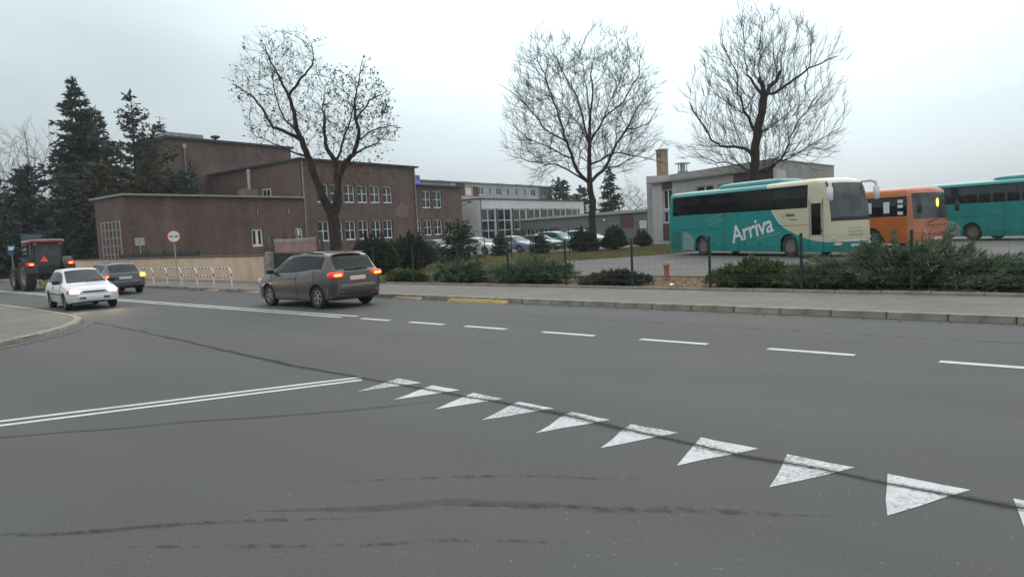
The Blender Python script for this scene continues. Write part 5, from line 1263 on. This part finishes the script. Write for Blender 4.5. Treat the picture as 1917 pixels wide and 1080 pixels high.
    while xr0+.9+k*.82 < xf0-2.0:
        for s in (1,-1): link('seat', sme, root, (xr0+.9+k*.82, s*(hw-.62), fz))
        k += 1
    add_wheels(root, [(a, s*(hw-.20)) for a in S['axles'] for s in (1,-1)], R, .30, spokes=0, rim='dull_rim', tyre='dusty_rubber', rr=.60)
    return root, hw
COACH = dict(L=12, W=2.5, R=.5, axles=(-2.95,3.42), wz=(2.22,3.25), wins=[(-5.5,-3.86),(-3.86,-2.16),(-2.16,-.46),(-.46,1.24),(1.24,2.94),(2.94,4.58)],
  rows=[.24,.42,.60,.72,.85,1.0,1.2,1.4,1.46,1.58,1.75,1.95,2.22,2.4,2.55,2.8,3.05,3.25,3.34,3.42,3.48,3.52], screen=(1.75,3.25), wrap=3, door=(4.70,5.44,.95,2.55),
  nose=lin((.24,-.10),(.6,.0),(1.0,.02),(1.75,-.02),(2.6,-.12),(3.0,-.22),(3.25,-.34),(3.34,-.42),(3.42,-.55),(3.48,-.75),(3.52,-1.1)),
  tuck=lin((.24,-.05),(.6,0),(2.2,0),(3.25,-.05),(3.34,-.07),(3.42,-.14),(3.48,-.28),(3.52,-.55)),
  tailx=lin((.24,.15),(.6,.0),(2.0,.02),(3.25,.12),(3.42,.25),(3.48,.40),(3.52,.7)), mat=M['livery'])
def coach(loc, heading, label, lettered):
    root, hw = bus('coach', loc, heading, COACH); y = -hw-.004
    tag(root, label, 'bus', 'buses parked in the lot')
    # roof pod
    MB().blob((.2,0,3.50),(2.35,.92,.26),(.28,.55),36,10).build('roof_air_unit', M['teal'], root, 50)
    # panel joints
    def joint(x0,z0,x1,z1): MB().tube([(x0,-hw-.001,z0),(x1,-hw-.001,z1)], .009, 4).build('panel_gap', M['under'], root)
    joint(-5.7,1.42,-1.1,1.42); joint(.0,1.46,4.65,1.46)
    for x in (-1.08,-.02): joint(x,.26,x,2.2)
    joint(4.68,.26,4.68,2.6); joint(5.46,.26,5.46,2.6); joint(-5.6,2.2,-5.0,2.2)
    for x in (-2.0,.45,1.55,4.2): MB().lathe([(0,0),(.05,.0),(.05,.02)],10,'y',(x,-hw-.02,.62)).build('hatch_lock', M['under'], root)
    for x in (4.76,5.385): MB().cbox(x-.03,x+.03,-hw-.016,-hw-.002,.95,2.5,.006).build('door_frame', M['metal'], root)
    for x in (-3.86,-2.16,-.46,1.24,2.94): MB().box(x-.012,x+.012,-hw+.03,-hw+.042,2.25,3.22).build('window_gap', M['under'], root)
    MB().box(5.30,5.42,-hw-.03,-hw+.0,1.15,1.25).build('door_handle', M['black'], root)
    # grille and scuffed panel ahead of the rear wheel
    g = MB(); g.box(-5.6,-4.85,-hw-.012,-hw+.0,.42,1.28); go = g.build('engine_grille', pm('grille_teal',(.01,.11,.105),.6,.2,5) if 'grille_teal' not in bpy.data.materials else bpy.data.materials['grille_teal'], root)
    for k in range(8): MB().box(-5.56,-4.89,-hw-.018,-hw-.013,.46+.10*k,.49+.10*k).build('grille_bar', M['teal'], go)
    pp = [(-4.65,.3),(-3.62,.28),(-3.58,.75),(-3.72,1.02),(-3.95,1.12),(-4.2,1.3),(-4.6,1.32)]
    mb = MB(); mb.add([(p[0],-hw-.0045,p[1]) for p in pp], [tuple(range(len(pp)))]); mb.build('scuffed_panel', M['grime'], root)
    # nose: lamps, logo, bumper slot, wipers
    for s in (1,-1):
        MB().blob((5.88,s*.86,.56),(.16,.22,.075),(.6,.6)).build('fog_lamp', M['lens'], root, 60)
        MB().blob((5.72,s*1.04,.82),(.20,.12,.10),(.6,.6)).build('headlamp', M['lens'], root, 60)
        MB().tube([(5.45,s*1.05,3.30),(5.80,s*1.28,3.32),(5.98,s*1.36,3.22),(6.0,s*1.38,3.0)], [.06,.075,.08,.07], 8).build('mirror_arm', M['white_paint'], root, 60)
        MB().cbox(5.88,6.10,s*1.38-.13,s*1.38+.13,2.45,3.08,.06).build('mirror', M['white_paint'], root, 50)
        MB().tube([(6.04,s*.1,1.84),(5.96,s*.1-.75*s*.9,1.98)], .018, 5).build('wiper', M['black'], root)
    for z in (.98,1.12,1.26): MB().tube([(5.86,-.86,z),(6.125,-.35,z),(6.135,0,z),(6.125,.35,z),(5.86,.86,z)], .010, 4).build('nose_gap', M['grille_b'] if 'grille_b' in M else M['kerb'], root)
    MB().tube([(5.78,-1.02,.70),(6.05,-.62,.71),(6.115,0,.715),(6.05,.62,.71),(5.78,1.02,.70)], .022, 5).build('nose_trim', M['white_paint'], root)
    MB().cbox(6.05,6.10,-.26,.26,.44,.55,.01).build('number_plate', M['plate'], root)
    if lettered:
        me = text_mesh('Arriva', 1.22, M['white_paint'], .014, .96)
        o = link('lettering', me, root, (-.42,y-.006,.66)); o.rotation_euler = Matrix.Rotation(math.pi/2,4,'X').to_euler(); o.rotation_euler = (rad(90), rad(-11), 0)
        me = text_mesh('ARRIVA', .17, M['dark_roof'], .004); o = link('lettering', me, root, (3.25,y-.006,1.88)); o.rotation_euler = (rad(90),0,0)
        MB().box(3.5,3.95,y-.008,y-.002,1.70,1.735).build('small_print', M['dark_roof'], root)
        MB().lathe([(.085,0),(.085,.005),(.065,.006)],18,'y',(3.10,y-.008,1.93)).build('round_logo', pm('logo_tan',(.40,.36,.26),.5), root)
        for k, (x0,z0,ln) in enumerate(((-2.62,1.86,1.42),(-2.38,1.77,1.0),(-2.25,1.64,1.12))):
            MB().tube([(x0,y-.004,z0),(x0+ln,y-.004,z0+ln*.22)], .018, 4).build('slogan_line', pm('pale_teal_print',(.30,.50,.48),.5) if 'pale_teal_print' not in bpy.data.materials else bpy.data.materials['pale_teal_print'], root)
        MB().tube([(1.35,y-.004,.86),(2.85,y-.004,1.12)], .016, 4).build('slogan_line', bpy.data.materials['pale_teal_print'], root)
    return root
BH = math.atan2(-.919,.393)
coach((12.73,37.7,.114), BH, 'teal coach with a cream nose and big white lettering on its side', True)
co2 = coach((29.05,40.3,.114), BH, 'plain teal coach at the right edge of the picture behind the orange bus', False); co2.scale = (1,1,.965)

OB = dict(L=11.4, W=2.5, R=.48, axles=(-2.9,3.0), wz=(1.62,2.62), wins=[(-5.2,-3.55),(-3.55,-1.85),(-1.85,-.15),(-.15,1.55),(1.55,3.25),(3.25,5.06)],
  rows=[.24,.45,.7,.95,1.2,1.45,1.62,1.85,2.1,2.35,2.62,2.75,2.88,2.98,3.05,3.09], screen=(1.42,2.76), wrap=2, blackband=False,
  nose=lin((.24,-.06),(.7,.0),(1.42,.0),(2.76,-.16),(2.9,-.22),(3.05,-.4),(3.09,-.7)), tuck=lin((.24,-.03),(.6,0),(2.62,-.02),(2.88,-.06),(3.0,-.16),(3.05,-.3),(3.09,-.6)),
  tailx=lin((.24,.05),(2.7,.05),(3.0,.2),(3.09,.6)), mat=M['orange'], front_mat=M['salmon'], door_mat=M['black'])
ob, hw = bus('city_bus', (19.35,42.5,.114), BH, OB)
tag(ob, 'orange bus with a faded salmon front parked between the two teal coaches', 'bus', 'buses parked in the lot')
MB().cbox(5.70,5.78,-.95,.95,.30,.62,.03).build('bumper', M['salmon'], ob)
for s in (1,-1):
    MB().lathe([(0,-.02),(.12,0),(.12,.08)],16,'x',(5.74,s*.78,.80)).build('headlamp', M['lens'], ob, 60)
    MB().lathe([(0,-.02),(.08,0),(.08,.08)],16,'x',(5.73,s*.50,.78)).build('headlamp', M['lens'], ob, 60)
    MB().tube([(5.35,s*1.2,2.6),(5.85,s*1.36,2.5),(5.9,s*1.38,2.2)], .025, 6).build('mirror_arm', M['black'], ob)
    MB().cbox(5.82,5.95,s*1.36-.13,s*1.36+.13,1.75,2.25,.04).build('mirror', M['black'], ob, 50)
MB().tube([(5.86,-.75,1.25),(5.84,.55,1.62)], .022, 5).build('wiper', M['black'], ob)
MB().tube([(5.83,.9,1.28),(5.82,.25,1.58)], .022, 5).build('wiper', M['black'], ob)
MB().tube([(5.82,-.8,1.12),(5.845,0,1.12),(5.82,.8,1.12)], .012, 4).tube([(5.82,-.6,.66),(5.845,0,.66),(5.82,.6,.66)], .014, 4).build('panel_gap', M['under'], ob)
MB().cbox(5.80,5.83,-.30,-.06,1.0,1.16,.006).build('yellow_badge', M['yellow'], ob)
MB().cbox(5.80,5.85,-.26,.26,.38,.50,.01).build('number_plate', M['plate'], ob)
for i, x in enumerate((2.6,3.7)): MB().box(x,x+.36,-hw-.02,-hw-.005,1.80,2.38).build('window_notice', M['white_paint'], ob)
for z in (1.7,2.05,2.3): MB().box(4.55,4.85,-hw-.02,-hw-.004,z,z+.16).build('door_notice', M['white_paint'], ob)
# warm reflection in the orange bus windscreen, added as a glowing blob
MB().blob((5.70,.14,2.22),(.05,.085,.24),(1,1)).build('screen_reflection', pm('glowing_reflection',(.8,.4,.08),.4,.05,5,emit=(1,.55,.08),es=3.0), ob, 60)

# ---------------------------------------------------------------- tractor
tr = empty('tractor', (-25.0,39.6,0), HEAD); tag(tr, 'dark farm tractor with a red cab roof driving away at the left', 'tractor')
M['tractor_red'] = pm('tractor_red', (.17,.022,.03), .4, .1, 3, coat=.3); M['tractor_dark'] = pm('tractor_dark', (.022,.022,.024), .6, .2, 5)
def big_wheel(R, w, x, y):
    t = MB(); h = w/2
    t.lathe([(R*.58,-h*.75),(R*.75,-h),(R*.92,-h*.95),(R*.965,-h*.8),(R*.965,h*.8),(R*.92,h*.95),(R*.75,h),(R*.58,h*.75),(R*.55,0),(R*.58,-h*.75)], 32, 'y')
    for k in range(18):
        for s in (1,-1):
            a0 = len(t.v); t.box(-R*.05,R*.05, 0 if s > 0 else -h*.92, h*.92 if s > 0 else 0, R*.95, R*1.0)
            t.xf(Matrix.Rotation(2*math.pi*(k+(.5 if s > 0 else 0))/18,4,'Y') @ Matrix.Rotation(s*.5,4,'Z'), a0)
    o = t.build('wheel', M['dusty_rubber'], tr, 35, (x,y,R))
    r = MB(); r.lathe([(R*.58,-h*.72),(R*.5,-h*.7),(R*.46,-h*.1),(R*.2,-h*.05),(R*.18,-h*.25),(0,-h*.25)], 24, 'y').lathe([(R*.58,h*.72),(R*.5,h*.7),(R*.46,h*.1),(0,h*.1)], 24, 'y')
    r.build('rim', pm('tractor_rim',(.30,.29,.27),.5,.2,6) if 'tractor_rim' not in bpy.data.materials else bpy.data.materials['tractor_rim'], o, 30)
    if y < 0: o.rotation_euler = (0,0,0)
    else: o.rotation_euler = (0,0,math.pi)
for s in (1,-1): big_wheel(.82,.50,0,s*.92); big_wheel(.60,.38,2.35,s*.86)
mb = MB(); mb.cbox(-.3,.7,-.32,.32,.55,1.15,.05).cbox(.7,2.9,-.36,.36,.75,1.55,.08).box(2.0,2.7,-.5,.5,.55,.75); mb.build('chassis', M['tractor_dark'], tr, 40)
MB().cbox(.9,3.0,-.40,.40,1.05,1.72,.12).build('bonnet', M['tractor_red'], tr, 40)
cab = MB()
for x, y in ((-.45,.68),(-.45,-.68),(.95,.62),(.95,-.62),(.25,.72),(.25,-.72)): cab.tube([(x,y,1.15),(x*.9,y*.94,2.48)], .045, 6)
cab.box(-.5,1.0,-.72,.72,1.0,1.25); cab.build('cab_frame', M['tractor_dark'], tr)
MB().add([(-.46,-.64,1.27),(-.46,.64,1.27),(-.42,.60,2.46),(-.42,-.60,2.46)],[(3,2,1,0)]).build('rear_window', glass_mat('cab_glass',(.06,.07,.07),.05), tr)
for s in (1,-1): MB().add([(-.42,s*.69,1.27),(.92,s*.63,1.27),(.88,s*.59,2.46),(-.40,s*.64,2.46)],[(0,1,2,3)]).build('side_window', bpy.data.materials['cab_glass'], tr)
MB().add([(.96,-.58,1.27),(.96,.58,1.27),(.90,.54,2.46),(.90,-.54,2.46)],[(0,1,2,3)]).build('windscreen', bpy.data.materials['cab_glass'], tr)
MB().blob((.22,0,2.56),(.95,.86,.14),(.3,.5),28,8).build('roof', M['tractor_red'], tr, 60)
for s in (1,-1):
    f = MB(); n_ = 9; V = []; F = []
    for k in range(n_):
        a = rad(25+150*k/(n_-1)); r0 = .93
        for y, rr in ((.62,r0),(1.16,r0),(1.18,r0-.05),(.62,r0-.04)): V.append((r0*0+rr*math.cos(a), s*y, .82+rr*math.sin(a)))
    for k in range(n_-1):
        for q in range(4): F.append((k*4+q, k*4+(q+1)%4, k*4+4+(q+1)%4, k*4+4+q))
    f.add(V,F); f.build('fender', M['tractor_dark'], tr, 50)
    MB().cbox(-.92,-.80,s*.95-.17,s*.95+.17,1.30,1.48,.03).build('tail_lamp', M['tail_glow'], tr)
    MB().cbox(-.945,-.92,s*.92-.09,s*.92+.09,1.34,1.43,.01).build('bulb', M['tail_on'], tr)
    MB().cbox(-.62,-.50,s*.58-.09,s*.58+.09,2.40,2.50,.02).build('work_lamp', M['lens'], tr)
    MB().tube([(-.3,s*.22,.75),(-.95,s*.40,.55)], .05, 6).build('hitch_arm', M['tractor_dark'], tr)
    MB().tube([(1.0,s*.60,2.3),(1.15,s*1.05,2.25)], .02, 5).cbox(1.08,1.2,s*1.05-.1,s*1.05+.1,1.95,2.3,.03).build('mirror', M['tractor_dark'], tr)
mb = MB(); c = (-.50,.20,1.62); r = .23
mb.add([(c[0]-.01,c[1]+r*math.sin(2*math.pi*k/3),c[2]+r*math.cos(2*math.pi*k/3)) for k in range(3)]+[(c[0]+.01,c[1]+r*math.sin(2*math.pi*k/3),c[2]+r*math.cos(2*math.pi*k/3)) for k in range(3)], [(0,1,2),(5,4,3),(0,3,4,1),(1,4,5,2),(2,5,3,0)])
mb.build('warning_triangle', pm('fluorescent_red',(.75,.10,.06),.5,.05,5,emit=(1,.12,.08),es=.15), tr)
MB().cbox(-.85,-.55,.22,.56,.22,.56,.04).build('hitch_weight', M['yellow'], tr)
MB().cbox(-.52,-.46,-.62,.62,.85,1.25,.02).build('rear_panel', M['tractor_dark'], tr)
MB().tube([(1.3,-.35,1.7),(1.3,-.35,2.7)], .05, 8).build('exhaust', M['dark_metal'], tr)

# ================================================================== walls, fences, street furniture
fence = empty('wire_fence', RP(-7.16,17.95,.12), ROAD_ROT); tag(fence, 'green wire fence on slim posts between the pavement and the planting bed', 'fence')
pmb = MB(); pmb.box(-.03,.03,-.02,.02,-.1,1.42).box(-.034,.034,-.024,.024,1.42,1.45); pme = pmb.mesh('post', M['green_metal'])
S0 = -4.4
posts = [S0+2.43*k for k in range(3,-10,-1)]
for s in posts: link('post', pme, fence, (s+7.16,0,random.uniform(-.02,.02)))
wm = MB()
for k in range(9): wm.tube([(0,-.025,.08+k*.16),(2.43,-.025,.08+k*.16)], .0022, 3, 0, False)
for k in range(1,12): wm.tube([(k*.2,-.028,.05),(k*.2,-.028,1.40)], .0011, 3, 0, False)
wme = wm.mesh('wire_panel', M['green_metal'])
for s in posts[1:]: link('wire_panel', wme, fence, (s+7.16,0,0))
bf = empty('wire_fence', (-1.0,50,.1)); tag(bf, 'thin far fence of slender dark poles in front of the parked cars', 'fence')
for x, y in ((-5.9,52),(-3.8,51.5),(-1.75,51),(.1,50.5),(1.4,50.2),(4.0,49.6)):
    MB().tube([(0,0,-.05),(0,0,2.0)], .03, 6).build('post', M['green_metal'], bf, loc=(x+1.0,y-50,0))
for z in (.9,1.9): MB().tube([(-4.9,2,z),(5.0,-.4,z)], .008, 4).build('wire', M['green_metal'], bf)

# cream garden wall with brown coping
gw = empty('garden_wall', RP(-45,17.75,.118), ROAD_ROT); tag(gw, 'long cream rendered wall with brown coping behind the striped barriers', 'wall')
MB().box(-17,12.95,0,.28,-.1,1.20).build('wall', M['cream_render'], gw)
for k in range(15): MB().cbox(-17+k*1.997,-17+k*1.997+1.989,-.05,.33,1.202,1.27,.015).build('coping_stone', M['coping'], gw)
# dark green railing above the wall
rl = empty('railing', RP(-51.5,18.35,.1), ROAD_ROT); tag(rl, 'dark green sheet railing showing above the cream wall', 'railing')
for k in range(5): MB().box(k*2.3,k*2.3+2.2,0,.03,.3,1.55).build('panel', M['green_metal'], rl)
for k in range(6): MB().box(k*2.3-.09,k*2.3-.01,-.03,.05,-.05,1.68).build('post', M['green_metal'], rl)
# stone pillar, gate and banner
gp = empty('gate_pillar', RP(-32.0,17.8,.118), ROAD_ROT); tag(gp, 'rough stone gate pillar at the right end of the cream wall', 'pillar')
random.seed(5)
for r in range(9):
    z = r*.155
    for a, b in ((0,.24),(.25,.47)) if r % 2 else ((0,.14),(.15,.33),(.34,.47)):
        MB().cbox(a,b-.01,random.uniform(-.02,.01),.42,z,z+.145,.02).build('stone', M['kerb'] if random.random() < .6 else M['stone_grey'], gp)
MB().box(.02,.45,.03,.40,0,1.38).build('core', M['grey_render'], gp)
MB().tube([(.2,.25,1.38),(.2,.25,2.35)], .11, 8).build('gate_post', pm('mossy_post',(.13,.13,.10),.9,.2,5), gp)
gt = empty('metal_gate', RP(-31.4,18.0,.118), ROAD_ROT); tag(gt, 'dark sheet metal gate under the faded banner', 'gate')
for k in range(11): MB().box(k*.34+.004,k*.34+.334,0,.02,.08,1.30).build('board', M['green_metal'], gt)
MB().box(-.05,3.8,.022,.06,.2,.26).box(-.05,3.8,.022,.06,1.1,1.16).build('gate_frame', M['dark_metal'], gt)
for x in (-.1,3.85): MB().box(x-.05,x+.05,.0,.1,-.1,2.15).build('post', M['dark_metal'], gt)
bn = empty('banner', RP(-31.3,17.93,1.42), ROAD_ROT); tag(bn, 'faded pink banner with washed out white lettering above the gate', 'banner')
V = []; F = []; nu, nv = 28, 6
for j in range(nv+1):
    for i in range(nu+1):
        x = 3.5*i/nu; z = .68*j/nv; V.append((x, .025*math.sin(x*4.1+j*.4)*math.sin(math.pi*j/nv+.4), z-.03*math.sin(math.pi*i/nu)))
for j in range(nv):
    for i in range(nu): a = j*(nu+1)+i; F.append((a,a+1,a+nu+2,a+nu+1))
mb = MB(); mb.add(V,F); co_ = mb.build('cloth', pm('faded_pink_cloth',(.30,.16,.155),.9,0,1.6,col2=(.36,.235,.24)), bn, 180)
co_.modifiers.new('thickness','SOLIDIFY').thickness = .006
random.seed(12); x = .12
while x < 3.1:                     # the washed-out lettering: only unreadable strokes are left of it
    if random.random() < .82:
        hh = random.uniform(.09,.15); MB().box(x,x+random.uniform(.03,.06),-.045,-.041,.60-hh,.60).build('letter_stroke', M['pale_grey_render'], bn)
    x += random.uniform(.07,.16)

# white trellis by the corner of the low wing
tl = empty('trellis', (-27.35,52.0,.08), math.atan2(.675,-.738)); tag(tl, 'tall white lattice frame standing at the corner of the low brick wing', 'trellis')
for k in range(6): MB().box(k*.72,k*.72+.06,0,.05,-.1,3.9).build('upright', M['pale_grey_render'], tl)
for k in range(7): MB().box(0,3.66,-.03,-.002,.35+.58*k,.40+.58*k).build('rail', M['pale_grey_render'], tl)

# striped pedestrian barriers
def stripe_mat():
    m = pm('red_white_stripes', (.75,.74,.72), .5, .05, 5); t = m.node_tree; b = t.nodes["Principled BSDF"]; N = t.nodes.new; L = t.links.new
    co = N("ShaderNodeTexCoord"); sx = N("ShaderNodeSeparateXYZ"); L(co.outputs["Object"], sx.inputs[0])
    ad = N("ShaderNodeMath"); ad.operation = 'ADD'; L(sx.outputs[0], ad.inputs[0]); L(sx.outputs[2], ad.inputs[1])
    a = N("ShaderNodeMath"); a.operation = 'PINGPONG'; L(ad.outputs[0], a.inputs[0]); a.inputs[1].default_value = .16
    g = N("ShaderNodeMath"); g.operation = 'GREATER_THAN'; L(a.outputs[0], g.inputs[0]); g.inputs[1].default_value = .08
    mx = N("ShaderNodeMix"); mx.data_type = 'RGBA'; L(g.outputs[0], mx.inputs[0]); mx.inputs[6].default_value = (.75,.74,.72,1); mx.inputs[7].default_value = (.20,.035,.035,1); L(mx.outputs[2], b.inputs["Base Color"]); return m
M['stripe'] = stripe_mat()
fr = MB(); fr.tube([(-1.62,0,.80),(-.25,0,.80),(-.12,0,.775),(-.03,0,.69),(0,0,.57),(0,0,.40)], .03, 8); frm = fr.mesh('frame', M['stripe'], 60)
po = MB(); po.tube([(0,0,-.05),(0,0,.46)], .031, 8); pom = po.mesh('post', M['white_frame'], 60)
lr = MB(); lr.tube([(-1.62,0,.42),(-.031,0,.42)], .026, 8); lrm = lr.mesh('rail', M['stripe'], 60)
ordn = ('rightmost','second from the right','third from the right','fourth from the right','fifth from the right','sixth from the right','seventh from the right','leftmost')
def barrier(s, t, lab, grp):
    o = empty('pedestrian_barrier', RP(s,t,.118), ROAD_ROT); link('frame', frm, o); link('post', pom, o); link('rail', lrm, o); tag(o, lab, 'barrier', grp)
for k in range(8): barrier(-30.55-1.66*k, 15.35, 'red and white tubular barrier before the cream wall, '+ordn[k]+' of its row', 'striped barriers along the kerb')
for k in range(4): barrier(-58-1.66*k, 15.4, 'far red and white barrier left of the tractor, '+('nearest the tractor','second from the tractor','third from the tractor','furthest from the tractor')[k], 'far striped barriers')

# no-overtaking sign
sg = empty('road_sign', RP(-37.3,15.9,.118), ROAD_ROT); tag(sg, 'round no overtaking sign with a red rim and two small cars', 'road sign')
face = sg
MB().tube([(0,.04,-.1),(0,.04,2.75)], .032, 8).build('pole', M['metal'], sg, 60)
disc = MB(); disc.lathe([(0,-.012),(.36,-.012),(.36,.012),(0,.012)], 36, 'y', (0,-.01,2.36)); SF = disc.build('sign_plate', M['metal'], sg, 30)
rim_ = MB(); n_ = 40
V = []; F = []
for k in range(n_):
    a = 2*math.pi*k/n_
    for r in (.36,.275): V.append((r*math.cos(a),-.0255,2.36+r*math.sin(a)))
for k in range(n_): F.append((2*k,2*((k+1)%n_),2*((k+1)%n_)+1,2*k+1))
rim_.add(V,F[::1]); rim_.build('red_ring', M['red_sign'], sg)
mb = MB(); mb.add([(.275*math.cos(2*math.pi*k/n_),-.0255,2.36+.275*math.sin(2*math.pi*k/n_)) for k in range(n_)],[tuple(range(n_))]); mb.build('white_disc', M['white_frame'], sg)
for cx_, mt in ((-.125,M['red_sign']),(.125,M['dark_roof'])):
    q = [(-.10,-.035),(.10,-.035),(.10,.0),(.06,.01),(.045,.04),(-.045,.04),(-.06,.01),(-.10,.0)]
    mb = MB(); mb.add([(cx_+p[0],-.028,2.36+p[1]) for p in q],[tuple(range(len(q)))]); mb.build('car_symbol', mt, sg)
for v in sg.children: pass
sg.rotation_euler = (0,0,ROAD_ROT+rad(62))
s2 = empty('road_sign', RP(-50.5,19.3,.1), ROAD_ROT+rad(62)); tag(s2, 'small grey rectangular sign showing above the cream wall', 'road sign')
MB().tube([(0,.03,-.1),(0,.03,2.5)], .03, 8).build('pole', M['metal'], s2, 60)
sp2 = MB().cbox(-.28,.28,-.012,.012,2.05,2.55,.008).build('sign_plate', M['pale_grey_render'], s2)
MB().add([(-.14,-.016,2.16),(-.06,-.016,2.16),(.14,-.016,2.44),(.06,-.016,2.44)],[(0,1,2,3)]).build('faded_mark', M['grey_render'], sp2)
s3 = empty('road_sign', (-37.2,55,.1), ROAD_ROT+rad(70)); tag(s3, 'blue sign with a white panel on a thin pole left of the tractor', 'road sign')
MB().tube([(0,.03,-.1),(0,.03,2.55)], .035, 8).build('pole', M['metal'], s3, 60)
sp3 = MB().cbox(-.26,.26,-.012,.012,1.85,2.6,.01).build('sign_plate', M['blue_sign'], s3)
MB().box(-.18,.18,-.018,-.014,2.2,2.45).build('white_panel', M['white_frame'], sp3)
s4 = empty('billboard', (-38.4,59.5,.1), ROAD_ROT+rad(72)); tag(s4, 'teal and white notice board on posts behind the tractor cab', 'billboard')
for x in (-.7,.7): MB().tube([(x,.06,-.1),(x,.06,3.3)], .04, 6).build('post', M['metal'], s4)
bp4 = MB().cbox(-.85,.85,-.03,.03,1.8,3.4,.01).build('board', pm('teal_board',(.10,.17,.19),.6,.1,2), s4)
MB().box(-.8,-.45,-.036,-.031,1.85,2.7).build('white_panel', M['white_frame'], bp4)

# rusty hydrant stub with its pale handle
hy = empty('hydrant', RP(-12.3,20.9,.12), ROAD_ROT); tag(hy, 'rusty orange hydrant stub with a pale handle at the edge of the lot', 'hydrant')
M['rust'] = pm('rusty_orange', (.33,.15,.075), .85, .25, 9, .5, 40)
MB().lathe([(.13,0),(.13,.05),(.085,.07),(.085,.42),(.11,.44),(.11,.50),(.06,.53),(0,.53)], 16).build('body', M['rust'], hy, 40)
MB().cbox(-.04,.34,-.025,.025,.535,.575,.01).build('handle', M['pale_grey_render'], hy)
# notice at the office door, litter
nb = empty('notice_board', (12.1,66.5,.1), math.atan2(-.89,.453)); tag(nb, 'white notice board on two legs by the grey office door', 'notice board')
for x in (-.35,.35): MB().tube([(x,0,-.05),(x,0,1.6)], .03, 6).build('leg', M['metal'], nb)
MB().cbox(-.5,.5,-.03,.03,1.5,2.2,.01).build('board', M['white_paint'], nb)
random.seed(77)
for k, (s, t, z) in enumerate(((-11.0,18.9,.13),)):
    MB().add([(0,0,0),(.22,.02,.05),(.25,.14,.02),(.03,.12,.06)],[(0,1,2,3)]).build('paper_scrap', M['white_paint'], None, loc=RP(s,t,z+.01), rotz=.4)
tag(bpy.data.objects['paper_scrap'], 'crumpled white paper scrap on the wood chips', 'litter')

# thin dusk haze in the air over the whole place
hm = bpy.data.materials.new('thin_haze'); hm.use_nodes = True; ht = hm.node_tree; ht.nodes.clear()
ho = ht.nodes.new("ShaderNodeOutputMaterial"); hv = ht.nodes.new("ShaderNodeVolumePrincipled"); hv.inputs["Color"].default_value = (.86,.90,.93,1); hv.inputs["Density"].default_value = 0.00045; hv.inputs["Anisotropy"].default_value = .2
ht.links.new(hv.outputs[0], ho.inputs["Volume"])
hz = MB().box(-950,950,-320,1520,-1.2,26).build('haze', hm); hz["kind"] = "stuff"; hz["label"] = "thin pale haze hanging over the whole street"; hz["category"] = "haze"
